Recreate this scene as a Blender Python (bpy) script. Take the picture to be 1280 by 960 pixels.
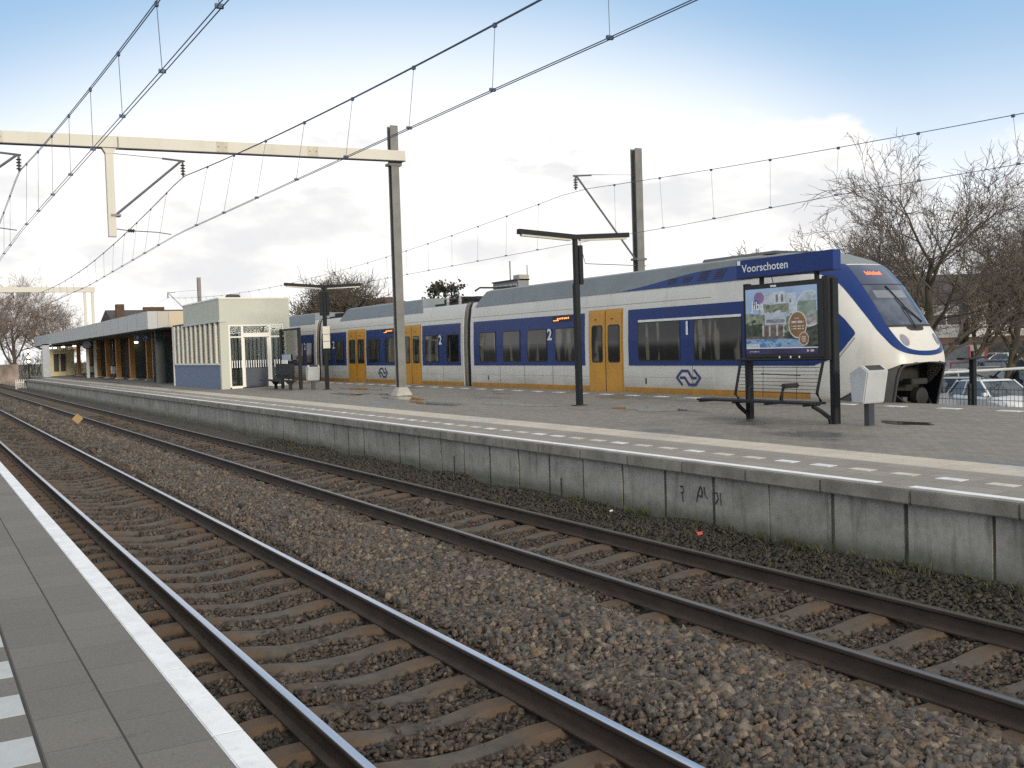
import bpy, bmesh, math, random
import numpy as np
from mathutils import Vector, Matrix
R = math.radians
scene = bpy.context.scene
for o in list(bpy.data.objects):
    bpy.data.objects.remove(o)
col = scene.collection

# ------------------------------------------------------------------ camera
cam = bpy.data.cameras.new('camera')
cam.sensor_width = 36.0
cam.lens = 36.0 * 1290 / 1280
cam.clip_start = 0.05
cam.clip_end = 3000
camera = bpy.data.objects.new('camera', cam)
col.objects.link(camera)
_yaw, _pit, _rol = R(30.07), R(-2.07), R(-1.783)
_f = Vector((math.sin(_yaw) * math.cos(_pit), math.cos(_yaw) * math.cos(_pit), math.sin(_pit)))
_r0 = Vector((math.cos(_yaw), -math.sin(_yaw), 0))
_u0 = _r0.cross(_f)
_r = _r0 * math.cos(_rol) + _u0 * math.sin(_rol)
_u = _u0 * math.cos(_rol) - _r0 * math.sin(_rol)
_m = Matrix((_r, _u, -_f)).transposed().to_4x4()
_m.translation = Vector((0, 0, 2.335))
camera.matrix_world = _m
scene.camera = camera

# ------------------------------------------------------------------ sky
SUN_EL, SUN_AZ = 9.0, 184.0           # azimuth measured from +Y (along the track) towards +X
world = bpy.data.worlds.new('World')
scene.world = world
world.use_nodes = True
wn, wl = world.node_tree.nodes, world.node_tree.links
wn.clear()
def WN(t, **k):
    n = wn.new(t)
    for a, b in k.items():
        setattr(n, a, b)
    return n
def wset(n, i, v): n.inputs[i].default_value = v
wout = WN('ShaderNodeOutputWorld')
wbg = WN('ShaderNodeBackground')
wl.new(wbg.outputs[0], wout.inputs[0])
wbg.inputs[1].default_value = 0.10
sky = WN('ShaderNodeTexSky', sky_type='NISHITA', sun_disc=False)
sky.sun_elevation = R(SUN_EL)
sky.sun_rotation = R(SUN_AZ)
sky.altitude = 0
sky.air_density = 1.0
sky.dust_density = 0.6
sky.ozone_density = 2.0
tc = WN('ShaderNodeTexCoord')
sep = WN('ShaderNodeSeparateXYZ')
wl.new(tc.outputs['Generated'], sep.inputs[0])
def wmath(op, a, b=None, clamp=False):
    n = WN('ShaderNodeMath', operation=op, use_clamp=clamp)
    for i, v in enumerate((a, b)):
        if v is None: continue
        if isinstance(v, (int, float)): n.inputs[i].default_value = v
        else: wl.new(v, n.inputs[i])
    return n.outputs[0]
def wramp(v, lo, hi):
    n = WN('ShaderNodeMapRange', interpolation_type='SMOOTHSTEP')
    wl.new(v, n.inputs[0])
    n.inputs[1].default_value = lo; n.inputs[2].default_value = hi
    return n.outputs[0]
def wmix(f, a, b):
    n = WN('ShaderNodeMix', data_type='RGBA')
    if isinstance(f, (int, float)): n.inputs[0].default_value = f
    else: wl.new(f, n.inputs[0])
    for i, v in ((6, a), (7, b)):
        if isinstance(v, tuple): n.inputs[i].default_value = v
        else: wl.new(v, n.inputs[i])
    return n.outputs[2]
zc = wmath('MAXIMUM', sep.outputs[2], 0.0)
def wnoise(scale, detail, rough, off, sc=(1, 1, 2.4)):
    mp = WN('ShaderNodeMapping')
    mp.inputs[1].default_value = off; mp.inputs[3].default_value = sc
    wl.new(tc.outputs['Generated'], mp.inputs[0])
    n = WN('ShaderNodeTexNoise')
    n.inputs['Scale'].default_value = scale
    n.inputs['Detail'].default_value = detail
    n.inputs['Roughness'].default_value = rough
    wl.new(mp.outputs[0], n.inputs['Vector'])
    return n.outputs[0]
K = 10.0                                                   # background strength 0.10 -> radiance 1
n_soft = wnoise(1.6, 3, 0.5, (3.1, 1.7, 0.4))
n_cum = wnoise(4.2, 8, 0.58, (0.35, 5.2, 1.0))
n_gray = wnoise(5.0, 7, 0.56, (7.7, 2.1, 3.0))
# thin white veil: dense low down, and densest in the direction of the far end of the tracks
az = wmath('ADD', wmath('MULTIPLY', sep.outputs[0], math.sin(R(24))), wmath('MULTIPLY', sep.outputs[1], math.cos(R(24))))
glow = wmath('MULTIPLY', wramp(az, 0.86, 0.985), 0.12)
zv = wmath('ADD', wmath('SUBTRACT', zc, glow), wmath('MULTIPLY', wmath('SUBTRACT', n_soft, 0.5), 0.05))
veil_f = wmath('SUBTRACT', 1.0, wramp(zv, 0.02, 0.30))
blue = wmix(0.90, sky.outputs[0], (0.21 * K, 0.35 * K, 0.52 * K, 1))
base = wmix(veil_f, blue, (0.78 * K, 0.77 * K, 0.755 * K, 1))
# heaped clouds low in the sky, white tops and grey undersides
low = wmath('SUBTRACT', 1.0, wramp(zc, 0.12, 0.245))
cum = wramp(wmath('ADD', n_cum, wmath('MULTIPLY', low, 0.24)), 0.60, 0.70)
gray = wmath('MULTIPLY', wramp(wmath('ADD', n_gray, wmath('MULTIPLY', low, 0.05)), 0.495, 0.67), 0.75)
cloud_col = wmix(gray, (0.70 * K, 0.685 * K, 0.66 * K, 1), (0.45 * K, 0.46 * K, 0.48 * K, 1))
with_cl = wmix(wmath('MULTIPLY', wmath('MULTIPLY', cum, wramp(low, 0.0, 0.25)), 0.92), base, cloud_col)
# broken bright overcast overhead and behind the viewer
high = wmath('MULTIPLY', wramp(zc, 0.34, 0.52), wramp(n_soft, 0.28, 0.50))
wl.new(wmix(high, with_cl, (0.74 * K, 0.72 * K, 0.685 * K, 1)), wbg.inputs[0])

# ------------------------------------------------------------------ sun and exposure
sl = bpy.data.lights.new('sun', 'SUN')
sl.energy = 1.5
sl.angle = R(8.0)
sl.color = (1.0, 0.88, 0.70)
sun = bpy.data.objects.new('sun', sl)
col.objects.link(sun)
_d = Vector((math.sin(R(SUN_AZ)) * math.cos(R(SUN_EL)), math.cos(R(SUN_AZ)) * math.cos(R(SUN_EL)), math.sin(R(SUN_EL))))
sun.rotation_euler = _d.to_track_quat('Z', 'Y').to_euler()
sun.location = (60, -80, 40)
vs = scene.view_settings
scene.display_settings.display_device = 'sRGB'
vs.view_transform = 'Standard'
vs.look = 'None'
vs.exposure = 0.7
vs.gamma = 1.0
vs.use_curve_mapping = False
scene.cycles.max_bounces = 6
scene.cycles.diffuse_bounces = 3
scene.cycles.glossy_bounces = 3
scene.cycles.transparent_max_bounces = 12
scene.cycles.use_denoising = False
scene.render.film_transparent = False

# ------------------------------------------------------------------ helpers: materials
def lin(c):
    c = c / 255.0
    return c / 12.92 if c <= 0.04045 else ((c + 0.055) / 1.055) ** 2.4
def rgb(r, g, b): return (lin(r), lin(g), lin(b), 1.0)
class NT:
    """small wrapper to write node trees"""
    def __init__(s, m):
        s.m = m; m.use_nodes = True
        s.n, s.l = m.node_tree.nodes, m.node_tree.links
        s.p = s.n['Principled BSDF']
    def new(s, t, **k):
        n = s.n.new(t)
        for a, b in k.items(): setattr(n, a, b)
        return n
    def put(s, sock, v):
        if isinstance(v, (int, float, tuple)): sock.default_value = v
        else: s.l.new(v, sock)
    def coord(s, scale=(1, 1, 1), kind='Object', loc=(0, 0, 0)):
        t = s.new('ShaderNodeTexCoord'); m = s.new('ShaderNodeMapping')
        s.l.new(t.outputs[kind], m.inputs[0]); m.inputs[3].default_value = scale; m.inputs[1].default_value = loc
        return m.outputs[0]
    def world(s, scale=(1, 1, 1)):
        t = s.new('ShaderNodeNewGeometry'); m = s.new('ShaderNodeMapping')
        s.l.new(t.outputs['Position'], m.inputs[0]); m.inputs[3].default_value = scale
        return m.outputs[0]
    def noise(s, vec, scale, detail=4, rough=0.55, out=0):
        n = s.new('ShaderNodeTexNoise'); s.l.new(vec, n.inputs['Vector'])
        n.inputs['Scale'].default_value = scale; n.inputs['Detail'].default_value = detail; n.inputs['Roughness'].default_value = rough
        return n.outputs[out]
    def math(s, op, a, b=None, clamp=False):
        n = s.new('ShaderNodeMath', operation=op, use_clamp=clamp)
        s.put(n.inputs[0], a)
        if b is not None: s.put(n.inputs[1], b)
        return n.outputs[0]
    def ramp(s, v, lo, hi, a=0.0, b=1.0):
        n = s.new('ShaderNodeMapRange', interpolation_type='SMOOTHSTEP'); s.l.new(v, n.inputs[0])
        for i, x in ((1, lo), (2, hi), (3, a), (4, b)): n.inputs[i].default_value = x
        return n.outputs[0]
    def mix(s, f, a, b, mode='MIX'):
        n = s.new('ShaderNodeMix', data_type='RGBA', blend_type=mode)
        s.put(n.inputs[0], f); s.put(n.inputs[6], a); s.put(n.inputs[7], b)
        return n.outputs[2]
    def color(s, v): s.put(s.p.inputs['Base Color'], v)
    def rough(s, v): s.put(s.p.inputs['Roughness'], v)
    def bump(s, h, strength=0.3, dist=0.01):
        n = s.new('ShaderNodeBump'); n.inputs['Strength'].default_value = strength; n.inputs['Distance'].default_value = dist
        s.l.new(h, n.inputs['Height']); s.l.new(n.outputs[0], s.p.inputs['Normal'])
def mat(name, c, rough=0.6, metal=0.0, spec=0.5, var=0.12, scale=3.0, dirt=0.0, dirt_col=(0.05, 0.045, 0.04, 1), bump=0.0, bscale=40, stretch=(1, 1, 1)):
    """painted or bare surface with a little unevenness and optional dirt streaks"""
    m = bpy.data.materials.new(name); t = NT(m)
    v = t.coord(stretch)
    n = t.noise(v, scale, 5, 0.6)
    dark = tuple(x * (1 - var) for x in c[:3]) + (1,)
    lite = tuple(min(1, x * (1 + var)) for x in c[:3]) + (1,)
    cc = t.mix(t.ramp(n, 0.3, 0.7), dark, lite)
    if dirt:
        d = t.noise(t.coord((1.3, 1.3, 0.35), loc=(3, 1, 7)), scale * 1.7, 6, 0.65)
        cc = t.mix(t.math('MULTIPLY', t.ramp(d, 0.5, 0.78), dirt), cc, dirt_col)
    t.color(cc)
    t.rough(t.ramp(n, 0.2, 0.8, max(0.02, rough * 0.85), min(1, rough * 1.15)))
    t.p.inputs['Metallic'].default_value = metal
    t.p.inputs['Specular IOR Level'].default_value = spec
    if bump: t.bump(t.noise(v, bscale, 4, 0.6), bump, 0.01)
    return m
def emit(name, c, strength):
    m = bpy.data.materials.new(name); t = NT(m)
    t.p.inputs['Base Color'].default_value = c
    t.p.inputs['Emission Color'].default_value = c
    t.p.inputs['Emission Strength'].default_value = strength
    return m

# ------------------------------------------------------------------ helpers: geometry
BASE = {}
class MB:
    """collects shapes (world coordinates) and links them as ONE mesh object"""
    def __init__(s): s.v = []; s.f = []; s.m = []
    def quad(s, *p, m=0):
        i = len(s.v); s.v += [tuple(q) for q in p]; s.f.append(tuple(range(i, i + len(p)))); s.m.append(m)
    def add(s, vs, fs, m=0):
        i = len(s.v); s.v += [tuple(q) for q in vs]
        for f in fs: s.f.append(tuple(i + k for k in f)); s.m.append(m)
    def box(s, x0, x1, y0, y1, z0, z1, m=0):
        s.add([(x0, y0, z0), (x1, y0, z0), (x1, y1, z0), (x0, y1, z0), (x0, y0, z1), (x1, y0, z1), (x1, y1, z1), (x0, y1, z1)],
              [(0, 3, 2, 1), (4, 5, 6, 7), (0, 1, 5, 4), (1, 2, 6, 5), (2, 3, 7, 6), (3, 0, 4, 7)], m)
    def beam(s, a, b, w, h, m=0, up=(0, 0, 1)):
        a, b = Vector(a), Vector(b); d = (b - a).normalized()
        x = d.cross(Vector(up))
        if x.length < 1e-4: x = d.cross(Vector((1, 0, 0)))
        x.normalize(); y = x.cross(d)
        vs = [p + x * sx * w / 2 + y * sy * h / 2 for p in (a, b) for sx, sy in ((-1, -1), (1, -1), (1, 1), (-1, 1))]
        s.add(vs, [(0, 1, 2, 3), (7, 6, 5, 4), (0, 4, 5, 1), (1, 5, 6, 2), (2, 6, 7, 3), (3, 7, 4, 0)], m)
    def tube(s, pts, r, n=6, m=0, cap=True):
        pts = [Vector(p) for p in pts]
        rs = r if isinstance(r, (list, tuple)) else [r] * len(pts)
        i0 = len(s.v); ref = None
        for k, p in enumerate(pts):
            d = (pts[min(k + 1, len(pts) - 1)] - pts[max(k - 1, 0)]).normalized()
            if ref is None: ref = Vector((0, 0, 1)) if abs(d.z) < 0.9 else Vector((1, 0, 0))
            x = d.cross(ref)
            if x.length < 1e-5: x = d.orthogonal()
            x.normalize(); y = d.cross(x); ref = -y if False else ref
            for j in range(n):
                a = 2 * math.pi * j / n
                s.v.append(tuple(p + (x * math.cos(a) + y * math.sin(a)) * rs[k]))
        for k in range(len(pts) - 1):
            for j in range(n):
                s.f.append((i0 + k * n + j, i0 + k * n + (j + 1) % n, i0 + (k + 1) * n + (j + 1) % n, i0 + (k + 1) * n + j)); s.m.append(m)
        if cap:
            s.f.append(tuple(i0 + j for j in reversed(range(n)))); s.m.append(m)
            e = i0 + (len(pts) - 1) * n
            s.f.append(tuple(e + j for j in range(n))); s.m.append(m)
    def lathe(s, c, prof, n=12, m=0, axis='z'):
        """prof: (radius, height) pairs from bottom to top"""
        i0 = len(s.v)
        for r, h in prof:
            for j in range(n):
                a = 2 * math.pi * j / n
                q = (r * math.cos(a), r * math.sin(a), h)
                if axis == 'x': q = (q[2], q[0], q[1])
                if axis == 'y': q = (q[1], q[2], q[0])
                s.v.append((c[0] + q[0], c[1] + q[1], c[2] + q[2]))
        for k in range(len(prof) - 1):
            for j in range(n):
                s.f.append((i0 + k * n + j, i0 + k * n + (j + 1) % n, i0 + (k + 1) * n + (j + 1) % n, i0 + (k + 1) * n + j)); s.m.append(m)
        s.f.append(tuple(i0 + j for j in reversed(range(n)))); s.m.append(m)
        e = i0 + (len(prof) - 1) * n
        s.f.append(tuple(e + j for j in range(n))); s.m.append(m)
    def prism(s, poly, axis, a, b, m=0):
        """extrude a 2-D outline along an axis; outline is in the two other axes (x,y / x,z / y,z)"""
        def P(q, t): return (t, q[0], q[1]) if axis == 'x' else (q[0], t, q[1]) if axis == 'y' else (q[0], q[1], t)
        n = len(poly); i = len(s.v)
        s.v += [P(q, a) for q in poly] + [P(q, b) for q in poly]
        s.f.append(tuple(i + k for k in range(n))); s.m.append(m)
        s.f.append(tuple(i + n + k for k in reversed(range(n)))); s.m.append(m)
        for k in range(n):
            s.f.append((i + k, i + n + k, i + n + (k + 1) % n, i + (k + 1) % n)); s.m.append(m)
    def grid(s, rows, m=0, close=False):
        i0 = len(s.v); n = len(rows[0])
        for r in rows: s.v += [tuple(p) for p in r]
        for k in range(len(rows) - 1):
            for j in range(n - 1):
                s.f.append((i0 + k * n + j, i0 + k * n + j + 1, i0 + (k + 1) * n + j + 1, i0 + (k + 1) * n + j)); s.m.append(m)
    def build(s, name, mats, parent=None, smooth=False, bevel=0.0, fix=True):
        base = Vector(BASE.get(parent.name, (0, 0, 0))) if parent else Vector((0, 0, 0))
        me = bpy.data.meshes.new(name)
        me.from_pydata([(a - base.x, b - base.y, c - base.z) for a, b, c in s.v], [], s.f)
        for q in (mats if isinstance(mats, (list, tuple)) else [mats]): me.materials.append(q)
        me.polygons.foreach_set('material_index', s.m)
        if fix or bevel:
            bm = bmesh.new(); bm.from_mesh(me)
            if bevel:
                bmesh.ops.bevel(bm, geom=[e for e in bm.edges if e.is_manifold and e.calc_face_angle(0) > 0.5], offset=bevel, segments=2, affect='EDGES', clamp_overlap=True)
            bmesh.ops.recalc_face_normals(bm, faces=bm.faces[:])
            bm.to_mesh(me); bm.free()
        if smooth:
            me.polygons.foreach_set('use_smooth', [True] * len(me.polygons))
            if smooth != True: me.set_sharp_from_angle(angle=R(smooth))
        me.update()
        o = bpy.data.objects.new(name, me); col.objects.link(o)
        if parent: o.parent = parent
        BASE[o.name] = tuple(base)
        return o
def thing(name, label, cat, loc=(0, 0, 0), group=None):
    o = bpy.data.objects.new(name, None); col.objects.link(o)
    o.empty_display_size = 0.2
    o.location = loc
    BASE[o.name] = tuple(loc)
    o['label'] = label; o['category'] = cat
    if group: o['group'] = group
    return o
def tag(o, label, cat, group=None):
    o['label'] = label; o['category'] = cat
    if group: o['group'] = group
    return o
def struct(o, kind='structure', label=None):
    o['kind'] = kind
    if label: o['label'] = label
    return o
def copy_tree(o, parent=None):
    c = o.copy(); col.objects.link(c)
    if parent: c.parent = parent
    for ch in list(o.children): copy_tree(ch, c)
    return c
def text_geo(txt, size, fat=0.0):
    """flat letter outlines as (verts, faces) in x,y; width returned too"""
    cu = bpy.data.curves.new('lettering', 'FONT'); cu.body = txt; cu.size = size; cu.resolution_u = 3; cu.offset = fat
    ob = bpy.data.objects.new('lettering', cu); col.objects.link(ob)
    dg = bpy.context.evaluated_depsgraph_get()
    me = bpy.data.meshes.new_from_object(ob.evaluated_get(dg))
    vs = [tuple(v.co[:2]) for v in me.vertices]; fs = [tuple(p.vertices) for p in me.polygons]
    bpy.data.objects.remove(ob); bpy.data.curves.remove(cu); bpy.data.meshes.remove(me)
    return vs, fs, max(v[0] for v in vs)
def text_on_x(mb, txt, x, y0, z0, height, width=None, m=0, bold=0.0):
    """letters on a face that looks towards -X: reading direction runs towards -Y, starts at y0"""
    vs, fs, w = text_geo(txt, 1.0, bold)
    h = max(v[1] for v in vs); sy = height / h; sx = (width / w) if width else sy
    mb.add([(x, y0 - v[0] * sx, z0 + v[1] * sy) for v in vs], fs, m)
SLOPE = 0.02166
def zp(x): return 0.8 + SLOPE * (x - 8.5)        # island platform rises gently away from the near edge

# ================================================================== MATERIALS OF THE SETTING
rng = np.random.default_rng(7)
random.seed(7)
def stone_mat(name, cols):
    """crushed stone: every stone takes one of several greys and browns"""
    m = bpy.data.materials.new(name); t = NT(m)
    g = t.new('ShaderNodeNewGeometry')
    r = t.new('ShaderNodeValToRGB'); r.color_ramp.interpolation = 'LINEAR'
    t.l.new(g.outputs['Random Per Island'], r.inputs[0])
    els = r.color_ramp.elements
    while len(els) < len(cols): els.new(0.5)
    for k, c in enumerate(cols):
        els[k].position = k / (len(cols) - 1); els[k].color = c
    n = t.noise(t.world(), 45, 4, 0.6)
    t.color(t.mix(1.0, r.outputs[0], t.mix(t.ramp(n, 0.3, 0.7), (0.62, 0.6, 0.58, 1), (1.2, 1.17, 1.12, 1)), 'MULTIPLY'))
    t.rough(0.75)
    return m
M_stone_light = stone_mat('pale_ballast_stone', [(0.035, 0.027, 0.022, 1), (0.086, 0.078, 0.072, 1), (0.144, 0.098, 0.066, 1), (0.059, 0.049, 0.042, 1), (0.120, 0.104, 0.091, 1), (0.075, 0.072, 0.069, 1), (0.172, 0.121, 0.076, 1), (0.208, 0.169, 0.132, 1), (0.069, 0.057, 0.047, 1)])
M_stone_brown = stone_mat('brown_ballast_stone', [(0.029, 0.022, 0.017, 1), (0.062, 0.046, 0.033, 1), (0.052, 0.046, 0.040, 1), (0.102, 0.073, 0.051, 1), (0.073, 0.047, 0.030, 1), (0.042, 0.031, 0.024, 1), (0.136, 0.110, 0.087, 1), (0.060, 0.038, 0.024, 1)])
M_stone_moss = stone_mat('mossy_ballast_stone', [(0.027, 0.024, 0.017, 1), (0.052, 0.043, 0.032, 1), (0.037, 0.034, 0.021, 1), (0.073, 0.061, 0.045, 1), (0.046, 0.035, 0.024, 1), (0.035, 0.036, 0.020, 1)])

m = M_bed = bpy.data.materials.new('packed_ballast'); t = NT(m)
v = t.world()
vo = t.new('ShaderNodeTexVoronoi'); t.l.new(v, vo.inputs['Vector']); vo.inputs['Scale'].default_value = 24
sh = t.new('ShaderNodeSeparateColor'); t.l.new(vo.outputs['Color'], sh.inputs[0])
c1 = t.mix(sh.outputs[0], (.022, .018, .014, 1), (.075, .06, .046, 1))
sx = t.new('ShaderNodeSeparateXYZ'); t.l.new(v, sx.inputs[0])
shoulder = t.math('MULTIPLY', t.ramp(sx.outputs[0], 3.85, 4.3), t.ramp(sx.outputs[0], 5.75, 5.3))
wide = t.noise(v, 0.5, 4, 0.6)
c2 = t.mix(sh.outputs[1], (.045, .038, .03, 1), (.125, .105, .085, 1))
c1 = t.mix(t.math('MULTIPLY', shoulder, 0.85), c1, c2)
t.color(t.mix(t.ramp(wide, 0.45, 0.7), c1, t.mix(0.5, c1, (.08, .055, .035, 1))))
t.rough(0.85)
t.bump(vo.outputs['Distance'], 0.9, 0.03)

M_ground = mat('winter_soil', (.075, .07, .045, 1), 0.95, var=0.35, scale=0.4, bump=0.4, bscale=3)
m = M_lot = bpy.data.materials.new('car_park_asphalt'); t = NT(m)
n = t.noise(t.world(), 0.5, 6, 0.6)
t.color(t.mix(t.ramp(n, .3, .7), (.05, .05, .052, 1), (.085, .083, .08, 1))); t.rough(0.75)

# the paving of the platforms: slabs with thin joints, every slab a little different, damp patches
def paving(name, base, w, h, joint=0.004, contrast=0.16, damp=0.0, jcol=0.35, off=0.5, wear=0.3, shift=0.0):
    m = bpy.data.materials.new(name); t = NT(m)
    v = t.world()
    b = t.new('ShaderNodeTexBrick')
    mp = t.new('ShaderNodeMapping'); t.l.new(v, mp.inputs[0]); mp.inputs[2].default_value = (0, 0, R(90)); mp.inputs[1].default_value = (0.11, shift, 0)
    t.l.new(mp.outputs[0], b.inputs['Vector'])
    b.offset = off; b.inputs['Scale'].default_value = 1.0
    b.inputs['Brick Width'].default_value = w; b.inputs['Row Height'].default_value = h
    b.inputs['Mortar Size'].default_value = joint; b.inputs['Mortar Smooth'].default_value = 0.2
    b.inputs['Color1'].default_value = tuple(x * (1 - contrast) for x in base[:3]) + (1,)
    b.inputs['Color2'].default_value = tuple(x * (1 + contrast) for x in base[:3]) + (1,)
    b.inputs['Mortar'].default_value = tuple(x * jcol for x in base[:3]) + (1,)
    fine = t.noise(v, 220, 3, 0.7)
    cc = t.mix(1.0, b.outputs[0], t.mix(fine, (0.72, 0.71, 0.70, 1), (1.28, 1.27, 1.26, 1)), 'MULTIPLY')
    spots = t.noise(v, 6.5, 6, 0.72)
    cc = t.mix(t.math('MULTIPLY', t.ramp(spots, 0.58, 0.72), 0.45), cc, t.mix(1.0, cc, (0.5, 0.47, 0.42, 1), 'MULTIPLY'))
    grit = t.noise(v, 70, 4, 0.8)
    cc = t.mix(1.0, cc, t.mix(t.ramp(grit, .3, .7), (0.84, 0.84, 0.84, 1), (1.16, 1.15, 1.14, 1)), 'MULTIPLY')
    broad = t.noise(v, 0.9, 6, 0.65)
    cc = t.mix(t.math('MULTIPLY', t.ramp(broad, 0.45, 0.75), wear), cc, t.mix(1.0, cc, (0.62, 0.58, 0.52, 1), 'MULTIPLY'))
    if damp:
        mp2 = t.new('ShaderNodeMapping'); t.l.new(v, mp2.inputs[0]); mp2.inputs[3].default_value = (0.55, 0.22, 1)
        d = t.noise(mp2.outputs[0], 1.1, 5, 0.6)
        wet = t.ramp(d, 0.54, 0.66)
        cc = t.mix(t.math('MULTIPLY', wet, damp), cc, t.mix(1.0, cc, (0.50, 0.50, 0.53, 1), 'MULTIPLY'))
        t.rough(t.ramp(d, 0.54, 0.66, 0.82, 0.30))
    else:
        t.rough(t.ramp(broad, 0.3, 0.8, 0.85, 0.7))
    t.color(cc)
    t.bump(b.outputs['Fac'], -0.25, 0.004)
    return m
M_pave_near = paving('grey_slab_paving', (.142, .132, .119, 1), 0.44, 0.31, 0.003, 0.11, jcol=0.5, off=0.47, wear=0.4, shift=-0.072)
M_pave_edge = paving('grey_edge_slabs', (.235, .213, .187, 1), 0.6, 0.3, 0.004, 0.09)
M_pave_band = paving('sandy_band_slabs', (.475, .43, .36, 1), 0.3, 0.3, 0.003, 0.07, damp=0.25)
M_pave_main = paving('klinker_paving', (.195, .178, .155, 1), 0.21, 0.105, 0.004, 0.13, damp=0.8)
M_white = mat('white_edge_paint', (.74, .75, .76, 1), 0.6, var=0.08, scale=5, dirt=0.35, dirt_col=(.36, .36, .37, 1))
M_block_w = mat('white_marking_tile', (.62, .63, .63, 1), 0.6, var=0.1, scale=6, dirt=0.4, dirt_col=(.3, .28, .26, 1))
M_block_y = mat('yellowed_marking_tile', (.50, .47, .395, 1), 0.6, var=0.12, scale=6, dirt=0.4, dirt_col=(.28, .25, .2, 1))
M_block_g = mat('grey_marking_tile', (.40, .42, .42, 1), 0.7, var=0.06, scale=9)
M_joint = mat('dark_joint', (.03, .028, .026, 1), 0.9)
m = M_panel = bpy.data.materials.new('weathered_concrete_panel'); t = NT(m)
v = t.world()
n1 = t.noise(v, 1.1, 6, 0.62); n2 = t.noise(v, 14, 5, 0.6)
mpv = t.new('ShaderNodeMapping'); t.l.new(v, mpv.inputs[0]); mpv.inputs[3].default_value = (1, 5.5, 0.7)
n3 = t.noise(mpv.outputs[0], 1.5, 5, 0.6)
cc = t.mix(t.ramp(n1, .3, .7), (.265, .25, .22, 1), (.41, .39, .35, 1))
cc = t.mix(t.math('MULTIPLY', t.ramp(n3, .52, .72), .55), cc, (.10, .095, .075, 1))
sz = t.new('ShaderNodeSeparateXYZ'); t.l.new(v, sz.inputs[0])
foot = t.math('MULTIPLY', t.ramp(t.math('ADD', sz.outputs[2], t.math('MULTIPLY', n1, -0.5)), 0.02, -0.22), 0.75)
cc = t.mix(foot, cc, (.075, .08, .045, 1))
cc = t.mix(t.ramp(n2, .3, .75), cc, t.mix(1.0, cc, (.8, .79, .77, 1), 'MULTIPLY'))
t.color(cc); t.rough(0.88); t.bump(n2, 0.25, 0.004)
M_coping = mat('mossy_coping_concrete', (.225, .21, .18, 1), 0.9, var=0.25, scale=2.5, dirt=0.5, dirt_col=(.09, .088, .055, 1), bump=0.4)
M_moss = mat('dark_mossy_pile', (.10, .096, .07, 1), 0.95, var=0.4, scale=4, bump=0.4)
# sleepers: grey concrete, browned by rust and brake dust by the rails
m = M_sleeper = bpy.data.materials.new('dusty_concrete_sleeper'); t = NT(m)
v = t.coord()
s3 = t.new('ShaderNodeSeparateXYZ'); t.l.new(v, s3.inputs[0])
ax = t.math('ABSOLUTE', t.math('SUBTRACT', t.math('ABSOLUTE', s3.outputs[0]), 0.75))
n = t.noise(t.world(), 5, 5, 0.65)
near = t.ramp(t.math('ADD', ax, t.math('MULTIPLY', n, -0.35)), 0.35, 0.0)
cc = t.mix(t.ramp(n, .3, .7), (.056, .046, .036, 1), (.097, .081, .063, 1))
cc = t.mix(t.math('MULTIPLY', near, .55), cc, (.10, .054, .026, 1))
fine = t.noise(t.world(), 60, 4, 0.7)
t.color(t.mix(1.0, cc, t.mix(fine, (.75, .75, .75, 1), (1.2, 1.2, 1.2, 1)), 'MULTIPLY')); t.rough(0.88); t.bump(fine, 0.3, 0.004)
def rail_mat(name, top_rough, top_col):
    m = bpy.data.materials.new(name); t = NT(m)
    g = t.new('ShaderNodeNewGeometry')
    s3 = t.new('ShaderNodeSeparateXYZ'); t.l.new(g.outputs['Position'], s3.inputs[0])
    run = t.ramp(s3.outputs[2], -0.0045, -0.0015)
    n = t.noise(t.world((1, .3, 1)), 9, 5, 0.65)
    rust = t.mix(t.ramp(n, .3, .7), (.028, .018, .013, 1), (.055, .036, .025, 1))
    t.color(t.mix(run, rust, top_col))
    t.put(t.p.inputs['Metallic'], run)
    t.rough(t.math('ADD', t.math('MULTIPLY', run, top_rough - 0.8), 0.8))
    return m
M_rail_bright = rail_mat('polished_running_rail', 0.22, (.45, .48, .55, 1))
M_rail_dull = rail_mat('brown_running_rail', 0.38, (.17, .16, .15, 1))
M_clip = mat('rusty_rail_clip', (.045, .028, .018, 1), 0.8)

# ================================================================== GROUND AND BALLAST
g = MB()
g.quad((-1500, -1500, -1.05), (1500, -1500, -1.05), (1500, 1500, -1.05), (-1500, 1500, -1.05))
struct(g.build('ground', M_ground))
g = MB()
g.grid([[(x, y, z) for x, z in ((-14, -1.0), (-9, -.34), (1.2, -.34), (8.6, -.34), (17.0, -.34), (21.6, -.34), (23.5, -.94))] for y in (-40, 60, 180)])
struct(g.build('railway_embankment', M_ground))
g = MB()
g.quad((23.2, -20, -.93), (80, -20, -.93), (80, 160, -.93), (23.2, 160, -.93))
struct(g.build('car_park', M_lot))

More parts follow.
